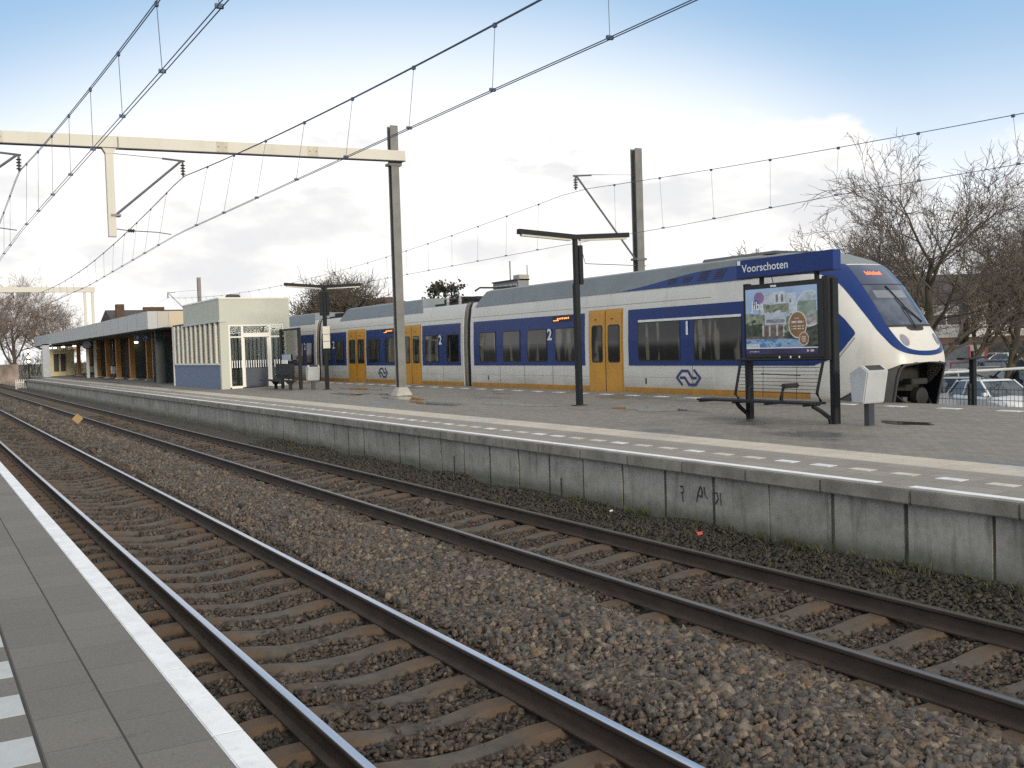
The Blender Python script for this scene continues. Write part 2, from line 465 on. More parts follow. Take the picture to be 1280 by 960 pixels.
PROF = [(1.1, -.30), (1.5, -.27), (1.9, -.235), (2.3, -.235), (2.87, -.252), (3.45, -.23), (3.85, -.185), (4.2, -.12), (4.55, -.075), (5.0, -.07), (5.35, -.115), (5.65, -.18), (6.1, -.222), (6.7, -.25), (7.3, -.22), (7.7, -.16), (8.05, -.09), (8.35, -.01), (8.7, .02)]
def prof(x): return float(np.interp(x, [p[0] for p in PROF], [p[1] for p in PROF]))
_wv = [(rng.uniform(.5, 3.2), rng.uniform(.5, 3.2), rng.uniform(0, 6.3), rng.uniform(.006, .014)) for _ in range(9)]
def bed_z(x, y):
    z = np.interp(x, [p[0] for p in PROF], [p[1] for p in PROF])
    for a, b, c, d in _wv: z = z + d * np.sin(a * x * 2 + b * y + c)
    return z
def bed(name, y0, y1, step, rough):
    xs = np.arange(1.14, 8.6, step); ys = np.arange(y0, y1 + step * .5, step)
    X, Y = np.meshgrid(xs, ys); Z = bed_z(X, Y) + rng.normal(0, rough, X.shape)
    n, k = X.shape
    me = bpy.data.meshes.new(name)
    idx = np.arange(n * k).reshape(n, k)
    q = np.stack([idx[:-1, :-1], idx[:-1, 1:], idx[1:, 1:], idx[1:, :-1]], -1).reshape(-1, 4)
    me.from_pydata(np.stack([X, Y, Z], -1).reshape(-1, 3).tolist(), [], q.tolist())
    me.materials.append(M_bed); me.update()
    o = bpy.data.objects.new(name, me); col.objects.link(o)
    return struct(o)
bed('trackbed', 0, 24, 0.05, 0.011)
bed('trackbed', 24, 160, 0.25, 0.012)

# crushed stones lying on the bed, piled closest together on the shoulder between the tracks
_t = (1 + 5 ** .5) / 2
ICO_V = np.array([(-1, _t, 0), (1, _t, 0), (-1, -_t, 0), (1, -_t, 0), (0, -1, _t), (0, 1, _t), (0, -1, -_t), (0, 1, -_t), (_t, 0, -1), (_t, 0, 1), (-_t, 0, -1), (-_t, 0, 1)]) / 1.9
ICO_F = np.array([(0, 11, 5), (0, 5, 1), (0, 1, 7), (0, 7, 10), (0, 10, 11), (1, 5, 9), (5, 11, 4), (11, 10, 2), (10, 7, 6), (7, 1, 8), (3, 9, 4), (3, 4, 2), (3, 2, 6), (3, 6, 8), (3, 8, 9), (4, 9, 5), (2, 4, 11), (6, 2, 10), (8, 6, 7), (9, 8, 1)])
CUB_V = np.array([(x, y, z) for x in (-1, 1) for y in (-1, 1) for z in (-1, 1)]) * .72
CUB_F = np.array([(0, 1, 3), (0, 3, 2), (4, 6, 7), (4, 7, 5), (0, 4, 5), (0, 5, 1), (2, 3, 7), (2, 7, 6), (0, 2, 6), (0, 6, 4), (1, 5, 7), (1, 7, 3)])
def stones(name, material, label, batches):
    V, Fc, base = [], [], 0
    for (x0, x1, y0, y1, dens, size, lift, skip) in batches:
        n = int((x1 - x0) * (y1 - y0) * dens)
        x = rng.uniform(x0, x1, n); y = rng.uniform(y0, y1, n)
        if skip:                                     # keep the tops of the sleepers mostly clear
            ph = np.abs(((y - SLEEPER_Y0 + .3) % .6) - .3)
            inside = (np.abs(x - 2.87) < 1.10) | (np.abs(x - 6.695) < 1.10)
            keep = ~(inside & (ph < .125)) | (rng.uniform(0, 1, n) < .035)
            for rx in RAILS: keep &= np.abs(x - rx) > .085
            x, y = x[keep], y[keep]; n = len(x)
        sv, sf = CUB_V, CUB_F
        r = size * np.exp(rng.normal(0, .32, n))
        pts = sv[None] * (1 + rng.normal(0, .27, (n, len(sv), 3)))
        pts = pts * np.stack([rng.uniform(.8, 1.55, n), rng.uniform(.7, 1.15, n), rng.uniform(.5, .95, n)], -1)[:, None]
        q = rng.normal(size=(n, 4)); q /= np.linalg.norm(q, axis=1)[:, None]
        w, a, b, c = q.T
        Rm = np.stack([1 - 2 * (b * b + c * c), 2 * (a * b - c * w), 2 * (a * c + b * w), 2 * (a * b + c * w), 1 - 2 * (a * a + c * c), 2 * (b * c - a * w), 2 * (a * c - b * w), 2 * (b * c + a * w), 1 - 2 * (a * a + b * b)], -1).reshape(n, 3, 3)
        pts = np.einsum('nij,nkj->nki', Rm, pts * r[:, None, None])
        pts += np.stack([x, y, bed_z(x, y) + lift * r + rng.uniform(0, 1, n) ** 2 * .018], -1)[:, None]
        V.append(pts.reshape(-1, 3)); Fc.append((sf[None] + (np.arange(n) * len(sv))[:, None, None] + base).reshape(-1, 3)); base += n * len(sv)
    V = np.concatenate(V); Fc = np.concatenate(Fc)
    me = bpy.data.meshes.new(name)
    me.vertices.add(len(V)); me.vertices.foreach_set('co', V.astype(np.float32).ravel())
    me.loops.add(Fc.size); me.loops.foreach_set('vertex_index', Fc.astype(np.int32).ravel())
    me.polygons.add(len(Fc)); me.polygons.foreach_set('loop_start', np.arange(0, Fc.size, 3, dtype=np.int32))
    me.polygons.foreach_set('loop_total', np.full(len(Fc), 3, dtype=np.int32))
    me.update(calc_edges=True); me.validate()
    me.materials.append(material)
    o = bpy.data.objects.new(name, me); col.objects.link(o)
    return struct(o, 'stuff', label)
SLEEPER_Y0 = 0.339
RAILS = (2.1175, 3.6225, 5.9425, 7.4475)
stones('ballast_stones', M_stone_light, 'pale crushed stone heaped between the two tracks', [
    (4.0, 5.65, 1.5, 13, 1750, .0225, .22, True), (4.0, 5.6, 13, 24, 700, .024, .2, True), (4.05, 5.5, 24, 40, 330, .03, .1, True), (4.05, 5.5, 40, 75, 130, .045, .1, True)])
stones('ballast_stones', M_stone_brown, 'brown crushed stone lying between the sleepers', [
    (1.9, 4.1, 2.5, 13, 950, .0175, .2, True), (5.5, 7.75, 1.5, 13, 950, .017, .2, True),
    (1.9, 4.1, 13, 26, 350, .022, .15, True), (5.5, 7.7, 13, 26, 350, .022, .15, True), (1.9, 4.1, 26, 50, 120, .03, .1, True), (5.5, 7.7, 26, 50, 120, .03, .1, True)])
stones('ballast_stones', M_stone_moss, 'dark mossy stone along the foot of the platforms', [
    (7.6, 8.48, 2.5, 13, 950, .0165, .2, True), (7.6, 8.48, 13, 28, 350, .022, .15, True), (1.2, 2.0, 2.5, 16, 700, .0165, .1, True)])

# ================================================================== PLATFORMS
def slab_run(mb, xs, y0, y1, z_of, ms, dy=None):
    ys = [y0, y1] if dy is None else list(np.arange(y0, y1, dy)) + [y1]
    for (xa, xb), mi in zip(zip(xs, xs[1:]), ms):
        for ya, yb in zip(ys, ys[1:]):
            mb.quad((xa, ya, z_of(xa)), (xb, ya, z_of(xb)), (xb, yb, z_of(xb)), (xa, yb, z_of(xa)), m=mi)
p = MB()
slab_run(p, [-9, .365, .3785], -12, 62, lambda x: .76, [0, 1])
slab_run(p, [.3785, .686, .6965, 1.0], -12, 62, lambda x: .76, [0, 1, 0])
p.quad((1.0, -12, .76), (1.0, 62, .76), (1.0, 62, -.4), (1.0, -12, -.4), m=0)
p.quad((-9, 62, .76), (1.0, 62, .76), (1.0, 62, -.4), (-9, 62, -.4), m=0)
p.quad((-9, -12, .76), (-9, 62, .76), (-9, 62, -1.0), (-9, -12, -1.0), m=0)
for k in range(60):                                          # pale guide tiles set in the row left of the joint
    y = 0.585 + .6395 * k
    p.box(-.26, .363, y, y + .315, .70, .7635, 2)
struct(p.build('near_platform', [M_pave_near, M_joint, M_block_g], fix=False))
e = thing('platform_edge_kerb', 'white painted kerb along the edge of the near platform', 'platform edge', (1.0, 0, .7))
for k in range(64):
    y = 0.145 + 1.038 * k
    b = MB(); b.box(1.002, 1.132, y, y + 1.034, .60, .764)
    b.build('kerb_stone', M_white, e, bevel=.006)
b = MB(); b.box(1.0, 1.11, -8, 62, -.4, .599); b.build('kerb_wall', M_coping, e)

p = MB()
xs = [8.5, 8.7, 9.86, 10.5, 16.95]
slab_run(p, xs, -8, 99.5, zp, [0, 0, 1, 2], None)
p.quad((16.95, -8, zp(16.95)), (16.95, 99.5, zp(16.95)), (16.95, 99.5, -.4), (16.95, -8, -.4), m=0)
p.quad((8.5, 99.5, zp(8.5)), (16.95, 99.5, zp(16.95)), (16.95, 112, -.2), (8.9, 112, -.2), m=0)
p.quad((10, 99.4, zp(10)), (16.95, 99.4, zp(16.95)), (16.95, 118, zp(16.95)), (10, 118, zp(10)), m=2)
struct(p.build('island_platform', [M_pave_edge, M_pave_band, M_pave_main], fix=False))
# painted white line: worn, with a gap where the paint is gone
e = thing('platform_edge_coping', 'grey mossy coping with a worn white line along the island platform', 'platform edge', (8.5, 0, .7))
segs = []
y = 1.0
while y < 99.4:
    segs.append((y, min(y + 1.16, 99.4))); y += 1.165
for k, (a, c) in enumerate(segs):
    b = MB(); b.box(8.44, 8.685, a, c - .004, .655, .806)
    b.build('coping_stone', M_coping, e, bevel=.012) if k < 60 else None
b = MB(); b.box(8.44, 8.685, segs[60][0], 99.4, .655, .806); b.build('coping_stone', M_coping, e)
for a, c in ((1.0, 6.93), (7.35, 20.0), (20.0, 60.0), (60.0, 99.3)):
    b = MB(); b.box(8.56, 8.675, a, c, .80, .8105); b.build('painted_line', M_white, e)
w = thing('platform_wall', 'grey weathered concrete panel wall below the island platform edge', 'retaining wall', (8.5, 0, 0))
for k in range(101):
    y = 1.185 + .958 * (k - 1)
    b = MB(); b.box(8.52 + .004 * (k % 3), 8.62, y + (.028 if k % 3 else .006), y + (.930 if (k * 5) % 4 else .950), -.45, .66)
    if k < 100: b.build('wall_panel', M_panel, w)
    g = MB(); g.box(8.545, 8.66, y - .06, y + .06, -.45, .655)
    if k < 60: g.build('wall_post', M_moss, w)
b = MB(); b.box(8.53, 8.62, y + .028, 99.5, -.45, .66); b.build('wall_panel', M_panel, w)
b = MB(); b.box(8.63, 8.70, -4, 99.4, -.45, .65); b.build('wall_core', M_moss, w)
# marking tiles parallel to the edge
for k in range(110):
    y = 5.06 + .5835 * k
    if y > 68: break
    b = MB(); x0 = 9.19; b.box(x0, x0 + .155, y, y + .30, .76, zp(x0) + .007)
    h = (k * 7919 % 10)
    o = b.build('marking_tile', M_block_w if h in (0, 3, 4, 7) else M_block_y)
    tag(o, 'small pale tile in the dashed row along the island platform edge', 'marking tile', 'dashed row of marking tiles on the island platform')
for k in range(70):                                         # the same row along the far edge, beside the train
    y = 9.6 + 1.19 * k
    if y > 52: break
    b = MB(); x0 = 16.1; b.box(x0, x0 + .2, y, y + .42, .8, zp(x0) + .009)
    o = b.build('marking_tile', M_block_w)
    tag(o, 'small white tile in the dashed row beside the train', 'marking tile', 'dashed row of marking tiles beside the train')

# ================================================================== TRACKS
RP = [(-.0625, -.172), (.0625, -.172), (.0625, -.160), (.014, -.145), (.009, -.13), (.009, -.045), (.03, -.036), (.035, -.03), (.035, -.010), (.028, -.001), (.012, 0.0), (-.012, 0.0), (-.028, -.001), (-.035, -.010), (-.035, -.03), (-.03, -.036), (-.009, -.045), (-.009, -.13), (-.014, -.145), (-.0625, -.160)]
def rail_mesh(mb, x, y0, y1):
    mb.prism([(x + a, b) for a, b in RP], 'y', y0, y1)
SL = [(-1.26, -.215), (-1.0, -.182), (-.95, -.176), (-.55, -.176), (-.42, -.19), (-.2, -.222), (0, -.228), (.2, -.222), (.42, -.19), (.55, -.176), (.95, -.176), (1.0, -.182), (1.26, -.215)]
def sleeper_mesh(mb, cx, y):
    rows = []
    for x, z in SL:
        rows.append([(cx + x, y - .15, -.40), (cx + x, y - .115, z - .03), (cx + x, y - .085, z), (cx + x, y + .085, z), (cx + x, y + .115, z - .03), (cx + x, y + .15, -.40)])
    mb.grid(rows)
    mb.quad(*rows[0]); mb.quad(*rows[-1])
for cx, mt, lab in ((2.87, M_rail_bright, 'railway track with bright polished rails beside the near platform'),
                    (6.695, M_rail_dull, 'railway track with dull brown rails below the island platform'),
                    (18.33, M_rail_dull, 'railway track under the train behind the island platform')):
    tr = thing('railway_track', lab, 'railway track', (cx, 0.339, 0))
    for s in (-.7525, .7525):
        b = MB(); rail_mesh(b, cx + s, -8, 170); b.build('rail', mt, tr, smooth=35)
    n = 100 if cx < 10 else 22
    first = None
    for k in range(n):
        y = .339 + .6 * k
        if first is None:
            b = MB(); sleeper_mesh(b, cx, .339); first = b.build('sleeper', M_sleeper, tr, smooth=40); o = first
        else:
            o = first.copy(); col.objects.link(o)
        o.location = (0, .6 * k, 0)
        if 3 < k < 30 and cx < 10:
            for rx in (-.7525, .7525):
                for sd in (-1, 1):
                    if k == 4 and rx < 0 and sd < 0:
                        c = MB(); y = .339; xx = cx + rx + sd * .088
                        c.tube([(xx - .035, y - .055, -.150), (xx + .02, y - .06, -.135), (xx + .03, y, -.128), (xx - .03, y + .005, -.142), (xx + .03, y + .05, -.132), (xx + .012, y + .065, -.150)], .009, 5)
                        CLIP = c.build('rail_clip', M_clip, o)
                        clip0 = (rx, sd)
                    else:
                        q = CLIP.copy(); col.objects.link(q); q.parent = o
                        q.location = (rx - clip0[0] + .088 * (sd - clip0[1]), 0, 0)
                        if sd > 0: pass
    if cx < 10:
        b = MB()
        for k in range(n, 250): sleeper_mesh(b, cx, .339 + .6 * k)
        struct(b.build('sleeper', M_sleeper, tr), 'stuff')

# ================================================================== THE TRAIN
M_body = mat('silver_white_train_paint', (.61, .59, .54, 1), 0.34, var=0.04, scale=1.2, dirt=0.35, dirt_col=(.30, .28, .25, 1))
# grime thrown up from the wheels lies along the lower flank
_t = NT(M_body); _nt = M_body.node_tree
_src = _t.p.inputs['Base Color'].links[0].from_socket
_sz = _t.new('ShaderNodeSeparateXYZ'); _t.l.new(_t.world(), _sz.inputs[0])
_gn = _t.noise(_t.world((1, .25, 1)), 2.6, 6, .65)
_gf = _t.math('MULTIPLY', _t.ramp(_t.math('ADD', _sz.outputs[2], _t.math('MULTIPLY', _gn, -.9)), 1.15, .45), .55)
_st = _t.noise(_t.world((1, 3.2, .12)), 2.2, 5, .7)
_cc = _t.mix(_t.math('MULTIPLY', _t.ramp(_st, .58, .74), .28), _src, (.20, .185, .16, 1))
_t.color(_t.mix(_gf, _cc, (.22, .18, .135, 1)))
M_nose = mat('cream_white_train_nose', (.68, .665, .62, 1), 0.30, var=0.03, scale=1.2, dirt=0.12, dirt_col=(.4, .38, .34, 1))
M_blue = mat('royal_blue_train_paint', (.008, .031, .150, 1), 0.32, spec=.25, var=0.08, scale=2, dirt=0.10, dirt_col=(.03, .035, .06, 1))
M_yellow = mat('signal_yellow_door_paint', (.52, .245, .02, 1), 0.42, var=0.08, scale=2, dirt=0.35, dirt_col=(.30, .15, .02, 1))
M_roofgrey = mat('grey_train_roof', (.165, .185, .192, 1), 0.5, var=0.10, scale=1.4, dirt=0.45, dirt_col=(.10, .11, .115, 1))
M_black = mat('black_rubber', (.014, .014, .015, 1), 0.6)
M_under = mat('sooty_underframe', (.022, .02, .018, 1), 0.75, var=0.4, scale=5)
M_skirt = mat('dark_grey_skirt', (.055, .058, .062, 1), 0.5, var=0.15)
M_logo = mat('dark_blue_emblem', (.02, .03, .13, 1), 0.5)
M_sill = mat('brown_yellow_sill_paint', (.40, .19, .02, 1), 0.5, var=0.15, scale=3, dirt=0.5, dirt_col=(.2, .1, .03, 1))
M_line = mat('white_stripe', (.72, .72, .70, 1), 0.5)
M_led = emit('red_led', (1.0, .16, .06, 1), .8)
M_ledo = emit('orange_led', (1.0, .28, .07, 1), 1.3)
m = M_glass_t = bpy.data.materials.new('tinted_train_window'); t = NT(m)
v = t.coord((1, .9, .16))
n = t.noise(v, 3.2, 3, 0.5); n2 = t.noise(t.coord((1, 1, 1)), 2.3, 5, 0.6)
cc = t.mix(t.ramp(n, .55, .63), (.010, .011, .012, 1), (.12, .11, .09, 1))
cc = t.mix(t.ramp(n2, .5, .68), cc, (.022, .025, .020, 1))
t.color(cc); t.rough(0.05); t.p.inputs['Specular IOR Level'].default_value = 0.42
m = M_wind = bpy.data.materials.new('blue_tinted_windscreen'); t = NT(m)
n2 = t.noise(t.coord((1, 1, 1)), 1.8, 4, 0.6)
t.color(t.mix(t.ramp(n2, .4, .65), (.02, .035, .07, 1), (.07, .09, .13, 1))); t.rough(0.04); t.p.inputs['Specular IOR Level'].default_value = 0.6
m = M_destp = bpy.data.materials.new('dark_blue_display_glass'); t = NT(m)
t.color((.03, .055, .11, 1)); t.rough(0.10)

HWT = [(.3, 1.22), (.9, 1.28), (2.4, 1.28), (3.2, 1.25), (3.74, 1.18), (4.27, .96), (4.33, .80)]
YFT = [(.2, 14.6), (1.0, 14.42), (1.7, 14.25), (2.0, 14.3), (2.25, 14.42), (2.5, 14.62), (3.0, 14.98), (3.44, 15.3), (3.9, 15.75), (4.1, 16.2), (4.27, 16.9), (4.33, 17.6)]
CX, NEXP, NL = 18.33, 2.7, 1.95
def itp(x, T):
    return float(np.interp(x, [q[0] for q in T], [q[1] for q in T]))
def hw(z): return itp(z, HWT)
def yf(z):
    if z >= 4.2: return itp(z, YFT)
    return (itp(z - .12, YFT) + 2 * itp(z - .06, YFT) + 2 * itp(z, YFT) + 2 * itp(z + .06, YFT) + itp(z + .12, YFT)) / 8
def S(u, z, off=0.0):
    """skin of the train's front: u < 0 is the straight side (metres behind the curve), 0..1..2 runs round the nose"""
    h = hw(z) + off; f = yf(z) - off; j = yf(z) + NL
    mir = u > 1; uu = 2 - u if mir else u
    if uu <= 0: x, y = -h, j - uu
    else:
        a = uu * math.pi / 2
        x = -h * max(0.0, math.cos(a)) ** (2 / NEXP); y = j - (j - f) * math.sin(a) ** (2 / NEXP)
    return (CX - x if mir else CX + x, y, z)
def uY(y, z): return -(y - yf(z) - NL)
def patch(mb, ul, ur, zs, nu, off, m=0):
    mb.grid([[S(a + (b - a) * k / nu, z, off) for k in range(nu + 1)] for z, a, b in ((z, ul(z), ur(z)) for z in zs)], m)
def lsp(a, b, n): return [a + (b - a) * k / n for k in range(n + 1)]
def side(mb, y0, y1, z0, z1, off, n=4, m=0):
    """a rectangle on the straight side"""
    zs = sorted(set([z0, z1] + [z for z, _ in HWT if z0 < z < z1]))
    mb.grid([[(CX - hw(z) - off, y, z) for y in lsp(y0, y1, n)] for z in zs], m)
def round_side(mb, y0, y1, z0, z1, off, r=.07, m=0):
    zs = sorted(set([z0 + r * (1 - math.cos(R(a))) for a in (0, 22, 45, 67, 90)] + [z1 - r * (1 - math.cos(R(a))) for a in (0, 22, 45, 67, 90)] + [z for z, _ in HWT if z0 + r < z < z1 - r]))
    rows = []
    for z in zs:
        d = max(0, z0 + r - z, z - z1 + r); i = r - math.sqrt(max(0, r * r - d * d))
        rows.append([(CX - hw(z) - off, y, z) for y in lsp(y0 + i, y1 - i, 3)])
    mb.grid(rows, m)

T = thing('train', 'silver, blue and yellow electric passenger train standing at the far side of the island platform', 'train', (CX, 14.3, 0))
# ---- end car: nose and straight body as one skin
b = MB()
ZB = [(0, .5), (.1, .62), (.176, .98), (.328, 1.22), (.46, 1.44), (.584, 1.63), (.72, 1.725), (1.0, 1.755)]
def zb(u):
    u = 2 - u if u > 1 else u
    return itp(u, ZB) if u > 0 else .5
ucols = [-4.0, -2.5, -1.2, -.5, -.2, 0] + [k / 80 for k in range(1, 44)] + [k / 40 for k in range(22, 58)] + [2 - k / 80 for k in range(43, 0, -1)] + [2.0, 2.2, 2.5, 3.2, 4.5, 6.0]
rows = []
for k in range(61):
    tt = k / 60
    row = []
    for u in ucols:
        z = zb(u) + (3.93 - zb(u)) * tt
        if u <= 0: uu = u if u > -4 else uY(19.5, z)
        elif u >= 2: uu = u if u < 6 else 2 - uY(19.5, z)
        else: uu = u
        if u <= -.01 and u > -4: uu = uY(yf(z) + NL + (19.5 - yf(z) - NL) * (-u / 4.0), z)
        if u > 2 and u < 6: uu = 2 - uY(yf(z) + NL + (19.5 - yf(z) - NL) * ((u - 2) / 4.0), z)
        row.append(S(uu, z))
    rows.append(row)
b.grid(rows)
nose = b.build('nose', M_body, T, smooth=50)
def section():
    zs = [.42, .9, 2.4, 2.8, 3.2, 3.5, 3.74, 3.93]
    L = [(CX - hw(z), z) for z in zs]
    return L + [(2 * CX - x, z) for x, z in reversed(L)]
b = MB(); b.prism(section(), 'y', 19.5, 32.3); car1 = b.build('car_body', M_body, T, smooth=30)
b = MB(); b.prism(section(), 'y', 32.85, 47.85); car2 = b.build('car_body', M_body, T, smooth=30)
b = MB(); b.prism(section(), 'y', 48.45, 66.0); car3 = b.build('car_body', M_body, T, smooth=30)
# ---- front: blue curve, windscreen, display glass, lamps
OUT = [(-.6, 3.76), (.2, 3.745), (.336, 3.735), (.408, 3.68), (.48, 3.55), (.528, 3.26), (.56, 2.92), (.584, 2.65), (.605, 2.38), (.66, 2.11), (.76, 1.97), (.904, 1.905), (1.0, 1.885)]
INN = [(-.6, 3.925), (.2, 3.925), (.45, 3.92), (.62, 3.915), (.742, 3.90), (.735, 3.55), (.740, 3.22), (.745, 2.9), (.732, 2.52), (.748, 2.25), (.80, 2.08), (.90, 2.005), (1.0, 1.985)]
def dense(P, n=5):
    out = []
    for i in range(len(P) - 1):
        p0, p1, p2, p3 = P[max(i - 1, 0)], P[i], P[i + 1], P[min(i + 2, len(P) - 1)]
        for k in range(n):
            s = k / n
            out.append(tuple(.5 * (2 * b_ + (c_ - a_) * s + (2 * a_ - 5 * b_ + 4 * c_ - d_) * s * s + (3 * b_ - a_ - 3 * c_ + d_) * s ** 3) for a_, b_, c_, d_ in zip(p0, p1, p2, p3)))
    return out + [P[-1]]
o_, i_ = dense(OUT), dense(INN)
b = MB()
full = [(o, i) for o, i in zip(o_, i_)] + [((2 - o[0], o[1]), (2 - i[0], i[1])) for o, i in reversed(list(zip(o_, i_))[:-1])]
b.grid([[S(o[0] + (i[0] - o[0]) * k / 6, o[1] + (i[1] - o[1]) * k / 6, .007) for k in range(7)] for o, i in full])
b.build('blue_curve', M_blue, T, smooth=50)
def wl_(z): return itp(z, [(2.5, .722), (3.0, .732), (3.44, .722), (3.9, .73)])
b = MB(); patch(b, wl_, lambda z: 2 - wl_(z), lsp(2.545, 3.42, 14), 30, .010); ws = b.build('windscreen', M_wind, T, smooth=50)
b = MB(); patch(b, wl_, lambda z: 2 - wl_(z), lsp(3.445, 3.895, 6), 30, .011); dp = b.build('display_glass', M_destp, T, smooth=50)
b = MB(); patch(b, wl_, lambda z: 2 - wl_(z), [3.42, 3.445], 30, .0105); patch(b, wl_, lambda z: 2 - wl_(z), [2.50, 2.545], 30, .0105)
b.build('windscreen_seal', M_black, ws, fix=False)
b = MB(); patch(b, lambda z: .80, lambda z: 1.12, lsp(3.13, 3.30, 3), 12, .0125); b.build('sun_blind', mat('grey_blind', (.16, .18, .21, 1), .3), ws)
b = MB()                                                       # unreadably small red LED letters
uu = .865
for k, (wd, h0, h1) in enumerate([(.009, 0, 1), (.009, 0, .75), (.012, 0, .7), (.007, 0, 1), (.009, .1, .75), (.006, 0, .95), (.010, 0, .75), (.010, 0, .7), (.008, 0, 1), (.011, 0, .7), (.009, 0, .72), (.006, 0, 1)]):
    patch(b, lambda z: uu, lambda z: uu + wd, [3.655 + .085 * h0, 3.655 + .085 * h1], 1, .014); uu += wd + .004
b.build('destination_display', M_led, dp)
def disc(mb, u, z, rx, rz, off, m=0, n=20):
    mb.quad(*[S(u + rx * math.cos(2 * math.pi * k / n), z + rz * math.sin(2 * math.pi * k / n), off) for k in range(n)], m=m)
for u in (.824, 1.176):
    b = MB(); disc(b, u, 2.225, .043, .125, .009); h = b.build('headlight', mat('grey_lamp_ring', (.28, .26, .27, 1), .35), T)
    b = MB()
    disc(b, u, 2.225, .036, .105, .011); b.build('lamp_lens', mat('violet_grey_lens', (.22, .21, .25, 1), .12), h)
b = MB()
bl = [S(u, z, .011) for u, z in [(.925, 2.52), (.93, 2.455), (.955, 2.42), (1.0, 2.41), (1.045, 2.42), (1.07, 2.455), (1.075, 2.52)]]
b.quad(*bl); wb = b.build('wiper_base', M_black, ws)
b = MB(); b.tube([S(1.0, 2.47, .03), S(1.0, 2.95, .05)], .012, 5); b.build('wiper_arm', M_black, ws)
b = MB(); b.tube([S(1.005, 2.95, .045), S(.972, 3.40, .03)], .016, 5); b.build('wiper_blade', M_black, ws)
b = MB(); b.tube([S(1.00, 2.97, .045), S(1.10, 2.60, .03)], .016, 5); b.build('wiper_blade', M_black, ws)
b = MB(); b.tube([S(.09 + .26 * k / 10, 1.55 + .75 * (k / 10) ** .6, .002) for k in range(11)] , .006, 4); b.build('cab_door_seam', M_skirt, T)
# ---- skirt and coupler recess
b = MB()
patch(b, lambda z: .02, lambda z: .70, [.3], 1, 0) if False else None
b.grid([[S(.02 + .70 * k / 20, .32 + (zb(.02 + .70 * k / 20) + .02 - .32) * j / 5, -.03) for k in range(21)] for j in range(6)])
b.build('skirt', M_skirt, T, smooth=50)
b = MB(); b.grid([[S(1.28 + .70 * k / 20, .32 + (zb(1.28 + .70 * k / 20) + .02 - .32) * j / 5, -.03) for k in range(21)] for j in range(6)])
b.build('skirt', M_skirt, T, smooth=50)
b = MB(); b.tube([S(.70, .4, -.01), S(.70, 1.45, -.01), S(.715, 1.62, -.01), S(.76, 1.70, -.01), S(.88, 1.735, -.01), S(1.12, 1.735, -.01), S(1.24, 1.70, -.01), S(1.285, 1.62, -.01), S(1.30, 1.45, -.01), S(1.30, .4, -.01)], .028, 6)
b.build('recess_rim', M_skirt, T, smooth=40)
b = MB(); b.box(CX - 1.0, CX + 1.0, 15.1, 15.2, .3, 1.9); b.box(CX - 1.0, CX + 1.0, 15.2, 19, .35, .5); b.build('coupler_recess', M_under, T)
b = MB(); b.lathe((CX, 14.55, 1.02), [(.10, -.12), (.19, -.10), (.20, .05), (.12, .08), (.10, .7)], 14, axis='y'); cp = b.build('coupler', mat('worn_steel_coupler', (.018, .017, .016, 1), .6, .2), T, smooth=40)
b = MB(); b.box(CX - .26, CX + .26, 14.5, 14.75, 1.28, 1.40); b.build('coupler_head_box', mat('greasy_steel', (.03, .029, .028, 1), .6, .2), cp, bevel=.02)
b = MB(); b.box(CX - .42, CX - .27, 14.6, 14.8, .9, 1.02); b.build('coupler_plug', mat('pale_plug', (.09, .09, .09, 1), .5), cp, bevel=.01)
b = MB(); b.tube([(CX - .5, 14.9, 1.2), (CX - .45, 14.6, .95), (CX - .1, 14.5, .78), (CX + .4, 14.55, .85), (CX + .55, 14.9, 1.2)], .025, 6); b.build('brake_hose', M_black, cp, smooth=50)
b = MB(); b.box(CX - 1.15, CX + 1.15, 16.2, 66, .2, .42); b.build('underframe', M_under, T)
for yb in (19.0, 32.6, 48.1):
    b = MB(); b.box(CX - 1.1, CX + 1.1, yb - 1.6, yb + 1.6, .18, .3)
    bg = b.build('bogie', M_under, T)
    for dy in (-1.15, 1.15):
        b = MB()
        for sx in (-.75, .75): b.lathe((CX + sx, yb + dy, .42), [(.42, -.06), (.42, .06)], 20, axis='x')
        b.tube([(CX - .75, yb + dy, .42), (CX + .75, yb + dy, .42)], .07, 8)
        b.build('wheelset', M_under, bg, smooth=40)
# ---- gangways
for y0, y1 in ((32.3, 32.85), (47.85, 48.45)):
    b = MB()
    L = [(CX - hw(z) + .16, z) for z in (.42, 2.4, 3.2, 3.7, 4.0)]
    b.prism(L + [(2 * CX - x, z) for x, z in reversed(L)], 'y', y0, y1)
    b.build('gangway', M_black, T)
    b = MB()
    b.tube([(CX - hw(z) + .05, (y0 + y1) / 2 + .06, z) for z in (.6, 1.5, 2.4, 3.0, 3.4, 3.75, 3.95)], .05, 6)
    b.build('gangway_cable', mat('dusty_cable', (.17, .15, .12, 1), .7), T, smooth=50)
